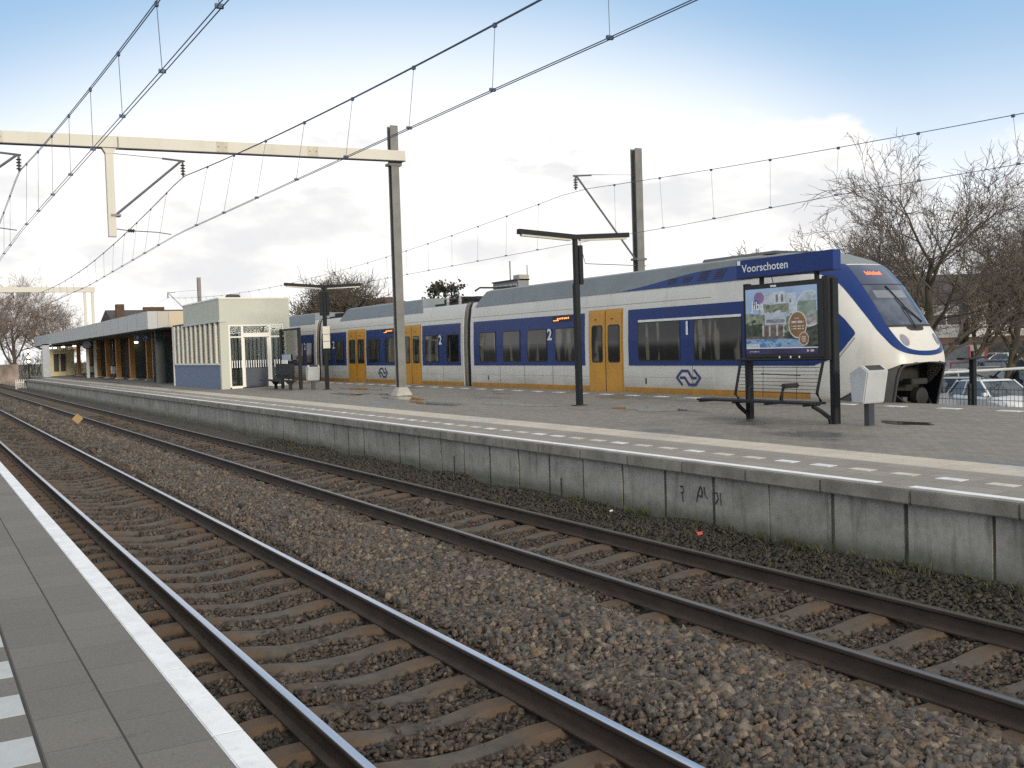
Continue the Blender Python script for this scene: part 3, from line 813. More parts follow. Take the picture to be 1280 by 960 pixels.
# ---- blue window bands
b = MB()
ARW = [(1.715, -.02), (1.9, .128), (2.21, .272), (2.36, .36), (2.40, .378), (2.46, .382), (2.68, .362), (2.91, .32), (3.10, .25), (3.245, .17)]
zs = sorted(set(lsp(1.715, 3.245, 40) + [z for z, _ in ARW]))
patch(b, lambda z: uY(22.98, z), lambda z: itp(z, ARW), zs, 160, .012)
b.build('window_band', M_blue, T, smooth=50)
for y0, y1 in ((25.11, 32.05), (33.05, 36.28), (38.28, 42.0), (44.38, 47.6), (48.75, 52.4)):
    b = MB(); round_side(b, y0, y1, 1.715, 3.245, .006, .05) if False else side(b, y0, y1, 1.715, 3.245, .006)
    b.build('window_band', M_blue, T)
WZ0, WZ1 = 1.865, 2.865
for y0, y1, zt in ((20.78, 22.51, 2.86), (18.49, 20.19, 2.86), (30.48, 31.58, 2.83), (28.86, 29.92, 2.83), (27.22, 28.34, 2.83), (25.58, 26.70, 2.83),
               (34.86, 35.95, 2.83), (33.24, 34.16, 2.83), (40.55, 41.72, 2.83), (38.9, 39.9, 2.83), (46.4, 47.4, 2.83), (44.75, 45.75, 2.83), (49.0, 49.8, 2.83), (50.4, 51.5, 2.83)):
    b = MB(); round_side(b, y0 - .03, y1 + .03, WZ0 - .03, zt + .03, .016, .08); w = b.build('side_window', M_black, T)
    b = MB(); round_side(b, y0, y1, WZ0, zt, .020, .06); b.build('window_pane', M_glass_t, w)
b = MB(); round_side(b, 18.50, 22.53, 2.885, 2.945, .018, .02); b.build('class_stripe', M_line, T)
# ---- doors: two yellow leaves each
for y0, y1 in ((23.28, 24.86), (36.44, 38.10), (42.14, 44.12)):
    b = MB(); side(b, y0 - .05, y1 + .05, .90, 3.31, .004); b.build('door_frame', M_black if False else M_yellow, T)
    mid = (y0 + y1) / 2
    for a, c in ((y0, mid - .018), (mid + .018, y1)):
        b = MB(); side(b, a, c, .93, 3.27, .012); d = b.build('door', M_yellow, T)
        wa = a + (.11 if a < mid - .1 else .13); wc = c - .13
        b = MB(); round_side(b, wa - .02, wc + .02, 1.80, 2.87, .016, .09); f = b.build('door_window', M_black, d)
        b = MB(); round_side(b, wa + .015, wc - .015, 1.835, 2.835, .020, .07); b.build('door_pane', M_glass_t, d)
        b = MB(); b.box(CX - 1.30, CX - 1.27, (a + c) / 2 + .05, (a + c) / 2 + .09, 3.02, 3.05); b.build('door_marker', M_black, d)
    b = MB(); side(b, mid - .018, mid + .018, .93, 3.27, .009); b.build('door_seam', M_black, T)
for y in (20.3, 26.9, 28.6, 30.2, 34.5, 39.9, 46.2):
    b = MB(); side(b, y, y + .012, 1.13, 1.712, .004, 1); b.build('panel_seam', M_skirt, T)
for y0, y1 in ((19.6, 32.2), (32.95, 47.8), (48.5, 60)):
    b = MB(); side(b, y0, y1, 3.40, 3.408, .004, 2); b.build('cantrail_seam', M_skirt, T)
    b = MB(); side(b, y0, y1, 1.40, 1.406, .003, 2); b.build('flank_seam', mat('faint_seam', (.25, .24, .22, 1), .6), T)
for y in (22.2, 25.3, 31.0):
    b = MB(); round_side(b, y, y + .07, 1.22, 1.38, .006, .02); b.build('flank_hatch', M_skirt, T)
# ---- yellow sill stripe, emblem, numerals, small displays
for y0, y1 in ((16.35, 23.2), (24.93, 32.25), (32.9, 36.36), (38.18, 42.06), (44.2, 47.8), (48.5, 60)):
    b = MB(); side(b, y0, y1, .86, 1.125, .005); b.build('sill_stripe', M_sill, T)
LG = [[(38, 88), (7, 47), (37, 7), (75, 7), (98, 48), (123, 48)], [(112, 3), (146, 47), (118, 88), (80, 88), (56, 47), (30, 47)]]
def emblem(y0, w, z0, h):
    b = MB(); x = CX - 1.28 - .012
    for pl in LG:
        for k in range(len(pl) - 1):
            p, q = pl[k], pl[k + 1]
            a = Vector((y0 - p[0] / 150 * w, z0 + (92 - p[1]) / 92 * h)); c = Vector((y0 - q[0] / 150 * w, z0 + (92 - q[1]) / 92 * h))
            d = (c - a).normalized(); nrm = Vector((-d.y, d.x)) * .034; d = d * (.016 if 0 < k < len(pl) - 2 else .02)
            b.quad(*[(x - .0006 * k, s.x, s.y) for s in (a - d + nrm, c + d + nrm, c + d - nrm, a - d - nrm)])
    b.build('emblem', M_logo, T)
emblem(20.97, .98, 1.21, .40)
emblem(40.72, .98, 1.22, .40)
for txt, y0 in (('1', 20.60), ('2', 27.12), ('2', 34.77), ('2', 46.05), ('2', 50.15)):
    b = MB(); text_on_x(b, txt, CX - 1.28 - .020, y0 + (.03 if txt == '2' else 0), 2.51, .34, .27 if txt == '2' else .17, bold=.025); b.build('class_numeral', M_line, T)
for y0 in (26.80, 40.0):
    b = MB(); x = CX - 1.25 - .03
    b.box(x, x + .04, y0 - 1.0, y0 + .06, 3.05, 3.215); dsp = b.build('side_display', M_black, T)
    b = MB()
    for k, (a, l, z0, z1) in enumerate([(0, .30, 3.075, 3.10), (.22, .08, 3.10, 3.16), (.34, .10, 3.12, 3.16), (.48, .08, 3.12, 3.17), (.60, .07, 3.12, 3.165), (.69, .1, 3.12, 3.165), (.83, .05, 3.12, 3.175)]):
        b.quad((x - .004, y0 - a, z0), (x - .004, y0 - a - l, z0), (x - .004, y0 - a - l, z1), (x - .004, y0 - a, z1))
    b.build('led_text', M_ledo, dsp)
# ---- roof fairings
def fairing(y0, y1, slant0=.35, slant1=.35):
    b = MB(); zs = [3.755, 3.95, 4.12, 4.27, 4.32, 4.335]
    rows = []
    for k, z in enumerate(zs):
        fz = (z - 3.755) / .58
        a, c = y0 + slant0 * fz, y1 - slant1 * fz ** 1.4
        rows.append([(CX - hw(min(z, 4.33)) - .016 + (0 if k < 5 else .12), y, z) for y in lsp(a, c, 10)])
    r = rows + [[(2 * CX - p[0], p[1], p[2]) for p in row] for row in reversed(rows)]
    b.grid(r)
    b.quad(*[row[0] for row in r]); b.quad(*[row[-1] for row in r])
    return b.build('roof_fairing', M_roofgrey, T, smooth=25)
f1 = fairing(18.2, 32.0, 0, .55)
b = MB(); zs = [3.925, 4.02, 4.12, 4.2, 4.27, 4.31, 4.33]
rows = []
ux = [None] + [-1.0, -.5] + [k / 12 for k in range(0, 25)] + [2.5, 3.0] + [None]
for z in zs:
    row = []
    yj = yf(z) + NL
    for i, u in enumerate(ux):
        if u is None: p = (CX - hw(z) - .013, 18.9, z); p = p if i == 0 else (2 * CX - p[0], p[1], p[2])
        elif u < 0: p = (CX - hw(z) - .013, yj + (18.9 - yj) * (-u * .6), z)
        elif u > 2: p = (CX + hw(z) + .013, yj + (18.9 - yj) * ((u - 2) * .6), z)
        else: p = S(u, z, .012)
        row.append(p)
    rows.append(row)
b.grid(rows)
top = rows[-1]
b.grid([[(p[0] + (CX - p[0]) * s, p[1] + (18.9 - p[1]) * s * .55, p[2] + .03 * s) for p in top] for s in (0, .5, .97)])
b.build('roof_dome', M_roofgrey, T, smooth=40)
b = MB()                                                       # blue flank that rises along the roof edge towards the cab
TB_ = [(16.7, 3.93), (17.6, 4.10), (19.2, 4.12), (20.3, 4.08), (21.4, 3.97), (22.3, 3.86), (23.3, 3.775)]
b.grid([[(CX - hw(z) - .022, y, z) for z in lsp(3.765, itp(y, TB_), 4)] for y in lsp(16.9, 23.3, 24)])
b.build('roof_flank', M_blue, T, smooth=40)
for y0, y1, n in ((21.05, 21.38, 3), (20.45, 20.78, 3), (19.85, 20.2, 5), (19.25, 19.6, 5)):
    for k in range(n):
        z = 3.85 + .05 * k
        b = MB(); xx = CX - hw(z)
        b.add([(xx - .03, y0 - .02 * k, z), (xx - .03, y1 - .02 * k, z), (xx - .02, y1 - .02 * k, z + .024), (xx - .02, y0 - .02 * k, z + .024)], [(0, 1, 2, 3)]); b.build('roof_louvre', M_black, T)
b = MB(); b.prism([(CX - .80, 4.33), (CX - .74, 4.40), (CX + .74, 4.40), (CX + .80, 4.33)], 'y', 17.9, 20.4); b.build('roof_unit', M_skirt, T)
fairing(36.3, 45.3, .5, .55); fairing(48.75, 60, .55, .2)
# ---- low roofs by the gangways with sooty equipment
for y0, y1 in ((32.95, 36.1), (45.5, 47.8)):
    b = MB(); b.box(CX - .75, CX + .75, y0, y1, 3.93, 4.05)
    b.build('roof_deck', M_under, T)
for y, s in ((33.4, .16), (34.3, .2), (35.3, .18), (46.0, .2), (47.2, .15)):
    b = MB(); b.box(CX - .6, CX + .2, y - .35, y + .35, 4.05, 4.05 + s); b.build('roof_equipment', M_under, T, bevel=.03)
for y in (33.8, 34.8):
    b = MB(); b.lathe((CX - .85, y, 3.95), [(.05, 0), (.07, .04), (.05, .08), (.07, .12), (.04, .3)], 8); b.build('roof_insulator', mat('pale_insulator', (.3, .29, .27, 1), .4), T)
def panto(yb, ye, zb_, zt):
    b = MB()
    for s in (-.35, .35): b.tube([(CX + s, yb, 4.1), (CX + s * .6, ye, zb_)], .035, 6)
    pg = b.build('pantograph', M_under, T) if False else None
    m1 = MB(); m1.tube([(CX, yb, 4.12), (CX, ye, zb_)], .06, 6); pg = m1.build('pantograph', M_under, T)
    m2 = MB(); m2.tube([(CX, ye, zb_), (CX, yb + (ye - yb) * .35, zt)], .04, 6); m2.build('pantograph_arm', M_under, pg)
    m3 = MB(); y = yb + (ye - yb) * .35; m3.tube([(CX - .95, y, zt - .12), (CX - .75, y, zt), (CX + .75, y, zt), (CX + .95, y, zt - .12)], .035, 6); m3.build('pantograph_head', M_under, pg)
panto(46.9, 45.0, 4.75, 4.95)
panto(33.1, 31.2, 4.42, 4.47)

# ================================================================== OVERHEAD LINE
M_galv = mat('galvanised_steel', (.19, .187, .175, 1), 0.55, 0.25, var=0.15, scale=2.5, dirt=0.4, dirt_col=(.15, .14, .13, 1))
M_cream = mat('cream_painted_steel', (.60, .575, .50, 1), 0.55, var=0.05, scale=1, dirt=0.25, dirt_col=(.35, .31, .25, 1))
M_wire = mat('dark_copper_wire', (.07, .10, .17, 1), 0.5, 0.2)
M_wire_t = mat('thin_steel_wire', (.09, .10, .13, 1), 0.6)
M_ins = mat('brown_glazed_insulator', (.05, .045, .05, 1), 0.3)
M_conc = mat('pale_concrete_foot', (.42, .40, .36, 1), 0.9, var=0.15, dirt=0.5, dirt_col=(.16, .13, .10, 1), bump=0.3)
M_fit = mat('steel_fitting', (.16, .15, .17, 1), 0.5, 0.4)

def h_column(name, x, y, z0, z1, parent, w=.26, d=.26, t=.022, m=M_galv):
    b = MB()
    P = [(-w/2, -d/2), (w/2, -d/2), (w/2, -d/2 + t), (t/2, -d/2 + t), (t/2, d/2 - t), (w/2, d/2 - t), (w/2, d/2), (-w/2, d/2), (-w/2, d/2 - t), (-t/2, d/2 - t), (-t/2, -d/2 + t), (-w/2, -d/2 + t)]
    b.prism([(x + a, y + c) for a, c in P], 'z', z0, z1)
    return b.build(name, m, parent)
def insulator(x, y, z0, z1, parent, m=M_ins, r=.075):
    n = 4; L = z1 - z0; prof = [(.025, 0)]
    for k in range(n):
        a = L * (.12 + .76 * k / n); c = L * (.12 + .76 * (k + .55) / n)
        prof += [(.03, a), (r, a + .01), (r * .8, c - .01), (.03, c)]
    prof += [(.025, L)]
    b = MB(); b.lathe((x, y, z0), prof, 10); return b.build('insulator', m, parent, smooth=40)
def cantilever(px, y, sx, ztop, zbot, ex, ez, parent, steady=None, side=1):
    """strut and tie from a post at px out to the messenger wire hanger at ex"""
    b = MB(); b.tube([(px, y, zbot), (ex - .05 * side, y, ez + .42)], .035, 7); b.build('cantilever_strut', M_fit, parent, smooth=40)
    b = MB(); b.tube([(px, y, ztop), (ex - .45 * side, y, ez + .47)], .010, 5); b.tube([(ex - .55 * side, y, ez + .47), (ex + .06 * side, y, ez + .43)], .03, 6); b.build('cantilever_tie', M_fit, parent, smooth=40)
    insulator(ex, y, ez, ez + .42, parent)
    b = MB(); b.box(px - .13, px + .13, y - .13, y + .13, zbot - .04, zbot + .02); b.build('strut_clamp', M_fit, parent)
    if steady:
        sxx, sz = steady
        b = MB(); b.tube([(px, y, sz + .08), (px + .35 * side, y, sz + .04), (sxx - .35 * side, y, sz + .02), (sxx + .05 * side, y, sz - .03)], .014, 5); b.build('steady_arm', M_fit, parent, smooth=40)
        b = MB(); b.lathe((px + .30 * side, y, sz + .04), [(.02, 0), (.06, .03), (.03, .06), (.06, .09), (.03, .12), (.06, .15), (.02, .19)], 8, axis='x'); b.build('insulator', M_ins, parent, smooth=40)
# ---- portal over the two near tracks
Yp = 30.09
g_ = thing('overhead_portal', 'cream steel portal beam on a grey H column spanning the two near tracks', 'overhead portal', (13.36, Yp, .8))
h_column('mast', 13.36, Yp, 1.05, 9.38, g_)
h_column('mast', -2.6, Yp, .76, 9.2, g_)
b = MB()
b.add([(x, Yp + s, z) for x, z in ((13.08, .86), (13.66, .86)) for s in (-.27, .27)] + [(x, Yp + s, 1.16) for x in (13.20, 13.52) for s in (-.16, .16)], [(0, 1, 3, 2), (4, 6, 7, 5), (0, 2, 6, 4), (2, 3, 7, 6), (3, 1, 5, 7), (1, 0, 4, 5)])
b.build('mast_foot', M_conc, g_, bevel=.02)
b = MB(); b.beam((-2.8, Yp - .26, 8.06), (13.62, Yp - .26, 8.41), .20, .31); b.build('beam', M_cream, g_)
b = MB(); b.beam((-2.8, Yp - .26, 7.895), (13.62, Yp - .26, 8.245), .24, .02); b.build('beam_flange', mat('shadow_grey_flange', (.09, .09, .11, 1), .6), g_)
b = MB(); b.box(13.14, 13.58, Yp - .16, Yp + .16, 8.12, 8.20); b.box(13.14, 13.58, Yp - .162, Yp - .13, 8.2, 8.6) ; b.build('beam_bracket', M_galv, g_)
for px, ex, ez, st in ((4.85, 6.80, 7.40, (6.36, 5.80)), (.62, 2.62, 7.30, (2.45, 5.80))):
    zt = 7.9 + .0213 * (px + 2.8)
    b = MB(); b.box(px - .10, px + .10, Yp - .36, Yp - .16, 5.66, zt - .02); b.prism([(px - .1, zt - .16), (px + .1, zt - .16), (px + .18, zt - .02), (px - .18, zt - .02)], 'y', Yp - .37, Yp - .15)
    b.build('drop_post', M_cream, g_)
    cantilever(px + .1, Yp - .26, 0, zt - .14, 6.25, ex, ez, g_, st)
for x in (-1.2, 2.1, 7.9, 10.6):
    zz = 8.06 + (x + 2.8) / 16.42 * .35
    b = MB(); b.box(x - .16, x + .16, Yp - .372, Yp - .36, zz - .14, zz + .14); pl_ = b.build('splice_plate', mat('dull_cream_plate', (.52, .48, .39, 1), .6, dirt=.4, dirt_col=(.25, .17, .1, 1)), g_)
    for dx in (-.1, .1):
        b = MB(); b.lathe((x + dx, Yp - .372, zz), [(.018, -.018), (.018, 0)], 6, axis='y'); b.build('bolt', M_fit, pl_)
b = MB(); b.tube([(5.08, Yp - .36, 8.03), (5.08, Yp - .36, 8.36)], .02, 5); b.build('beam_bolt', M_fit, g_)
# ---- the next portal, farther along
Yq = 88.2
g2 = thing('overhead_portal', 'distant pale portal with twin posts beyond the station canopy', 'overhead portal', (12.3, Yq, .8))
for x in (12.05, 12.62): h_column('mast', x, Yq, .9, 8.0, g2, .2, .2, m=M_cream)
b = MB(); b.box(-2.8, 12.80, Yq - .15, Yq + .15, 7.72, 8.12); b.build('beam', M_cream, g2)
b = MB(); b.box(-2.8, -2.5, Yq - .1, Yq + .1, -.3, 7.72); b.build('mast', M_cream, g2)
for px, ex, ez in ((4.85, 6.9, 7.2), (.62, 2.8, 7.2)):
    b = MB(); b.box(px - .1, px + .1, Yq - .1, Yq + .1, 5.6, 7.72); b.build('drop_post', M_cream, g2)
    cantilever(px + .1, Yq, 0, 7.6, 6.2, ex, ez, g2, (ex - .3, 5.78))
# ---- single masts behind the train
for (mx, my, zt, ex, ez, lab) in ((20.5, 26.95, 8.60, 18.12, 7.16, 'tall grey H section mast with a cantilever arm just behind the train'), (20.5, 86.0, 8.78, 18.0, 7.1, 'distant grey mast with an arm, rising behind the waiting room roof')):
    k = thing('overhead_mast', lab, 'overhead mast', (mx, my, -.4))
    h_column('mast', mx, my, -.4, zt, k, .27, .27)
    b = MB(); b.tube([(mx - .14, my, 5.05), (ex + .05, my, ez + .42)], .032, 7); b.build('cantilever_strut', M_fit, k, smooth=40)
    b = MB(); b.tube([(mx - .14, my, 7.75), (ex + .5, my, ez + .50)], .010, 5); b.tube([(ex + .6, my, ez + .49), (ex - .08, my, ez + .43)], .03, 6); b.build('cantilever_tie', M_fit, k, smooth=40)
    insulator(ex, my, ez, ez + .42, k)
    b = MB(); b.box(mx - .2, mx + .2, my - .17, my + .17, 5.0, 5.07); b.build('strut_clamp', M_fit, k)
    b = MB(); b.tube([(mx + .3, my, 4.83), (mx - 2.1, my, 4.87), (ex + .1, my, 5.5)], .014, 5); b.build('steady_arm', M_fit, k, smooth=40)
# ---- wires
def wire_z(y, ys, lo, dip):
    for a, c in zip(ys, ys[1:]):
        if a <= y <= c:
            mth = (a + c) / 2; return lo + dip * ((y - mth) / ((c - a) / 2)) ** 2
    return lo + dip
def line(label, sup, lo, dip, zc, XM, XC, contacts, drop0, dstep, r, y0=-12):
    t = thing('overhead_line', label, 'overhead wires', (itp(20, XC), y0, zc))
    yend = sup[-1]
    for off in ((-.014, .014) if contacts > 1 else (0,)):
        b = MB(); b.tube([(itp(y, XM) + off, y, wire_z(y, sup, lo, dip)) for y in lsp(y0, yend, 110)], r * .9, 5); b.build('messenger_wire', M_wire, t, smooth=True)
    for off in ((-.025, .025) if contacts > 1 else (0,)):
        b = MB(); b.tube([(itp(y, XC) + off, y, zc) for y in lsp(y0, yend, 110)], r * .8, 5); b.build('contact_wire', M_wire, t, smooth=True)
    y = drop0
    while y < 86:
        if all(abs(y - s) > 1.2 for s in sup):
            zt = wire_z(y, sup, lo, dip)
            b = MB(); b.tube([(itp(y, XC), y, zc + .02), (itp(y, XM), y, zt)], .0045, 4); d = b.build('dropper', M_wire_t, t)
            b = MB(); b.box(itp(y, XC) - .04, itp(y, XC) + .04, y - .02, y + .02, zc - .012, zc + .03); b.build('wire_clamp', M_wire, d)
            b = MB(); b.box(itp(y, XM) - .02, itp(y, XM) + .02, y - .03, y + .03, zt - .04, zt + .015); b.build('wire_clamp', M_wire, d)
        y += dstep
line('overhead wires with droppers above the near polished track', [-28, 30, 88, 146], 6.34, .98, 5.7, [(-12, 2.72), (30, 2.62), (88, 2.8)], [(-12, 2.85), (12, 2.70), (29, 2.55), (88, 2.9)], 2, -.1, 2.55, .0085)
line('overhead wires with droppers above the middle track by the island platform', [-28, 30, 88, 146], 6.43, .98, 5.7, [(-12, 6.8), (30, 6.80), (50, 6.95), (88, 6.9)], [(-12, 7.05), (9, 6.82), (12, 6.73), (29, 6.42), (50, 7.05), (88, 7.0)], 2, -.75, 2.53, .0085)
line('thin overhead wires running above the train roof', [-31, 27, 86, 144], 6.18, .97, 5.5, [(-12, 18.3), (27, 18.12), (86, 18.0)], [(-12, 18.7), (12, 18.35), (16, 18.05), (22, 18.25), (28, 18.0), (86, 18.5)], 1, 1.6, 2.12, .0095)

# ================================================================== PLATFORM FURNITURE
M_dark = mat('dark_grey_steel', (.016, .018, .021, 1), 0.6, spec=.25, var=0.15, scale=5, dirt=0.2, dirt_col=(.03, .028, .025, 1))
M_signblue = mat('enamel_sign_blue', (.014, .038, .17, 1), 0.4, spec=.25, var=0.05, scale=3, dirt=0.15, dirt_col=(.05, .06, .11, 1))
M_sgnwhite = mat('sign_white', (.80, .80, .80, 1), 0.5, var=0.02)
M_paper = mat('cream_paper', (.74, .70, .58, 1), 0.7, var=0.05)
M_tube = mat('pale_lamp_cover', (.55, .52, .44, 1), 0.4, var=0.03)
def lamp_post(x, y, lab, timetable):
    z = zp(x)
    t = thing('lamp_post', lab, 'lamp post', (x, y, z))
    b = MB(); b.box(x - .065, x + .065, y - .065, y + .065, z, z + 2.85); b.box(x - .05, x + .05, y - .05, y + .05, z + 2.85, z + 3.95); b.build('pole', M_dark, t, bevel=.008)
    b = MB(); b.box(x - .15, x + .15, y - .12, y + .12, z - .02, z + .02); b.build('foot_plate', mat('rusty_plate', (.07, .045, .03, 1), .85), t)
    for s in (-1, 1):
        b = MB(); b.beam((x, y, z + 3.93), (x + s * 1.53, y, z + 4.02), .13, .11); b.build('arm', M_dark, t)
        b = MB(); b.beam((x + s * .13, y, z + 3.865), (x + s * 1.46, y, z + 3.94), .10, .05); b.build('light_cover', M_tube, t)
        b = MB(); b.box(x + s * .125 - .055, x + s * .125 + .055, y - .06, y + .06, z + 2.83, z + 3.74)
        if s > 0 or timetable: b.build('speaker_column', M_dark, t, bevel=.01)
    if timetable:
        b = MB(); b.box(x - .13, x + .15, y - .09, y - .07, z + 1.58, z + 2.42); tb = b.build('timetable_board', M_paper, t, bevel=.004)
        for k in (0, 1):
            b = MB(); b.box(x - .125, x + .145, y - .094, y - .092, z + 1.84 + .27 * k, z + 1.855 + .27 * k); b.build('board_divider', M_black, tb)
lamp_post(13.45, 20.10, 'dark T shaped platform lamp post without notices, by the yellow train door', False)
lamp_post(13.66, 37.7, 'dark T shaped platform lamp post carrying cream notices, near the waiting room', True)

# ---- big advertising panel with a bench in front and the station name on top
def poster_mesh(x, y0, y1, z0, z1, parent, name='poster'):
    """a printed photograph: white seaside house, trees and a pool, as a fine raster of printed colours"""
    NU, NV = 150, 130
    rg = np.random.default_rng(3)
    u = (np.arange(NU) + .5) / NU; v = (np.arange(NV) + .5) / NV
    U, V = np.meshgrid(u, v)
    def field(seed, fx, fy):
        r = np.random.default_rng(seed); f = np.zeros_like(U)
        for k in range(14):
            a, c, ph = r.normal(0, fx), r.normal(0, fy), r.uniform(0, 6.3); f += np.sin(a * U + c * V + ph)
        return f / 5
    n1, n2, n3 = field(1, 40, 40), field(2, 90, 80), field(5, 14, 14)
    C = np.zeros((NV, NU, 3))
    def paint(mask, c, n=.12, f=n2):
        C[mask] = (np.array(c)[None] * (1 + n * f[mask][:, None]))
    paint(U >= 0, (.36, .50, .72), .08, n3)                                             # sky
    paint(V < .62 + .06 * n1, (.17, .215, .15), .5)                                     # trees behind
    paint((U < .30) & (V < .63 + .05 * n3) & (V > .38), (.24, .27, .20), .5)
    paint((U > .22) & (U < .72) & (V > .60) & (V < .93 + .02 * n3), (.50, .55, .62), .16, n1)   # upper storey
    paint((U > .42) & (U < .57) & (V > .76) & (V < .94), (.60, .63, .68), .12)
    for a in (.44, .51): paint((U > a) & (U < a + .035) & (V > .78) & (V < .89), (.16, .18, .23), .3)
    paint((U > .63) & (U < .655) & (V > .76) & (V < .82), (.14, .16, .21), .2)
    paint((U > .26) & (U < .62) & (V > .64 + .03 * n1) & (V < .745 + .03 * n3), (.20, .23, .165), .5)
    paint((U > .28) & (U < .58) & (V > .44) & (V < .62), (.47, .53, .60), .18, n1)             # balcony
    paint((U > .30) & (U < .56) & (V > .47) & (V < .52), (.22, .23, .26), .5)
    paint((U > .22) & (U < .56) & (V > .27) & (V < .44), (.13, .105, .09), .45)                 # shady arcade
    paint((U > .22) & (U < .56) & (V > .425) & (V < .45), (.27, .15, .12), .3)
    for a in (.24, .33, .44, .53): paint((U > a) & (U < a + .028) & (V > .24) & (V < .44), (.46, .45, .46), .2)
    paint((U < .24) & (V > .25) & (V < .47 + .05 * n1), (.045, .06, .045), .6)
    paint((V > .20) & (V < .27), (.13, .11, .09), .4)
    paint((U > .55) & (V < .40 + .08 * n1), (.05, .065, .05), .7)
    pool = (V > .10) & (V < .23 - .10 * np.clip(U - .55, 0, 1)) & (U < .82)
    paint(pool, (.28, .43, .62), .25, n1); paint(pool & (n1 > .2), (.10, .21, .43), .2)
    paint(pool & (V < .16) & (U < .2), (.50, .58, .62), .1)
    paint((V > .0875) & (V < .1), (.78, .78, .8), .02)
    paint(V <= .0875, (.055, .045, .12), .25, n3)                                       # footer
    def ell(cu, cv, ru, rv): return ((U - cu) / ru) ** 2 + ((V - cv) / rv) ** 2 < 1
    paint(ell(.20, .86, .075, .09), (.24, .15, .30), .15, n3); paint(ell(.155, .77, .04, .07), (.05, .09, .28), .15, n3)
    paint(ell(.90, .66, .185, .265) & (U < .985), (.62, .66, .68), .03)
    paint(ell(.90, .66, .17, .245) & (U < .985), (.22, .28, .24), .35, n1)
    paint(ell(.90, .66, .17, .245) & (U < .985) & (V < .58), (.34, .32, .32), .4)
    paint(ell(.90, .66, .17, .245) & (U < .985) & (V > .78), (.42, .50, .56), .2)
    paint(ell(.735, .43, .125, .20), (.66, .61, .53), .03); paint(ell(.735, .43, .112, .182), (.235, .125, .06), .12, n3)
    paint(ell(.815, .22, .068, .10), (.60, .53, .45), .03); paint(ell(.815, .22, .058, .087), (.25, .125, .06), .12, n3)
    def bar(cu, cv, w, h, gap=.012):
        paint((np.abs(U - cu) < w) & (np.abs(V - cv) < h) & ((np.floor(U / gap) * 7 % 5) > .5), (.62, .57, .50), .05)
    bar(.725, .525, .028, .006); bar(.735, .47, .085, .018, .016); bar(.735, .405, .082, .008); bar(.735, .372, .082, .008)
    bar(.815, .245, .04, .006); bar(.815, .215, .04, .005); bar(.815, .185, .025, .006)
    bar(.90, .045, .045, .014, .022)
    C = np.clip(C, .004, .9)
    me = bpy.data.meshes.new(name); base = BASE[parent.name]
    yy = np.linspace(y1, y0, NU + 1); zz = np.linspace(z0, z1, NV + 1)
    Yg, Zg = np.meshgrid(yy, zz)
    vs = np.stack([np.full_like(Yg, x) - base[0], Yg - base[1], Zg - base[2]], -1).reshape(-1, 3)
    ix = np.arange((NV + 1) * (NU + 1)).reshape(NV + 1, NU + 1)
    q = np.stack([ix[:-1, :-1], ix[:-1, 1:], ix[1:, 1:], ix[1:, :-1]], -1).reshape(-1, 4)
    me.from_pydata(vs.tolist(), [], q.tolist())
    ca = me.color_attributes.new('print', 'FLOAT_COLOR', 'CORNER')
    cc = np.concatenate([C.reshape(-1, 3), np.ones((NU * NV, 1))], 1)
    ca.data.foreach_set('color', np.repeat(cc, 4, axis=0).astype(np.float32).ravel())
    mm = bpy.data.materials.new('printed_poster'); tt = NT(mm)
    at = tt.new('ShaderNodeAttribute'); at.attribute_name = 'print'
    tt.color(at.outputs[0]); tt.rough(0.12); tt.p.inputs['Specular IOR Level'].default_value = .35
    me.materials.append(mm); me.update()
    o = bpy.data.objects.new(name, me); col.objects.link(o); o.parent = parent; BASE[name] = base
    return o
BX = 13.06
bz = zp(BX)
t = thing('advertising_bench', 'dark bench unit with a large lit holiday home poster under the blue station name sign', 'bench', (BX, 13.0, bz))
b = MB(); b.box(BX - .02, BX + .12, 11.98, 12.08, bz - .05, 3.30); b.build('post', M_dark, t, bevel=.008)
b = MB(); b.box(BX - .05, BX + .07, 13.95, 14.05, bz - .05, 3.33); b.build('post', M_dark, t, bevel=.008)
# illuminated case: frame with depth, poster behind glass
b = MB()
y0, y1, z0, z1 = 12.10, 13.95, 1.99, 3.30
b.box(BX - .10, BX + .10, y0, y1, z0, z1); cs = b.build('poster_case', M_black, t, bevel=.02)
b = MB(); b.box(BX - .09, BX + .12, 12.03, 12.16, 1.95, 3.34); b.build('case_end', M_black, t, bevel=.012)
py0, py1, pz0, pz1 = 12.235, 13.93, 2.065, 3.215
po = poster_mesh(BX - .104, py0, py1, pz0, pz1, t)
b = MB(); text_on_x(b, 'Jiba', BX - .108, py1 - .15, 2.845, .155, .31, bold=.012); b.build('poster_lettering', M_sgnwhite, po)
b = MB(); text_on_x(b, 'www.jiba.nl', BX - .108, py1 - .08, 2.10, .028, .24); b.build('poster_small_print', M_sgnwhite, po)
b = MB(); b.box(BX - .104, BX - .101, 13.17, 13.31, 3.232, 3.262); b.build('maker_plate', M_sgnwhite, cs)
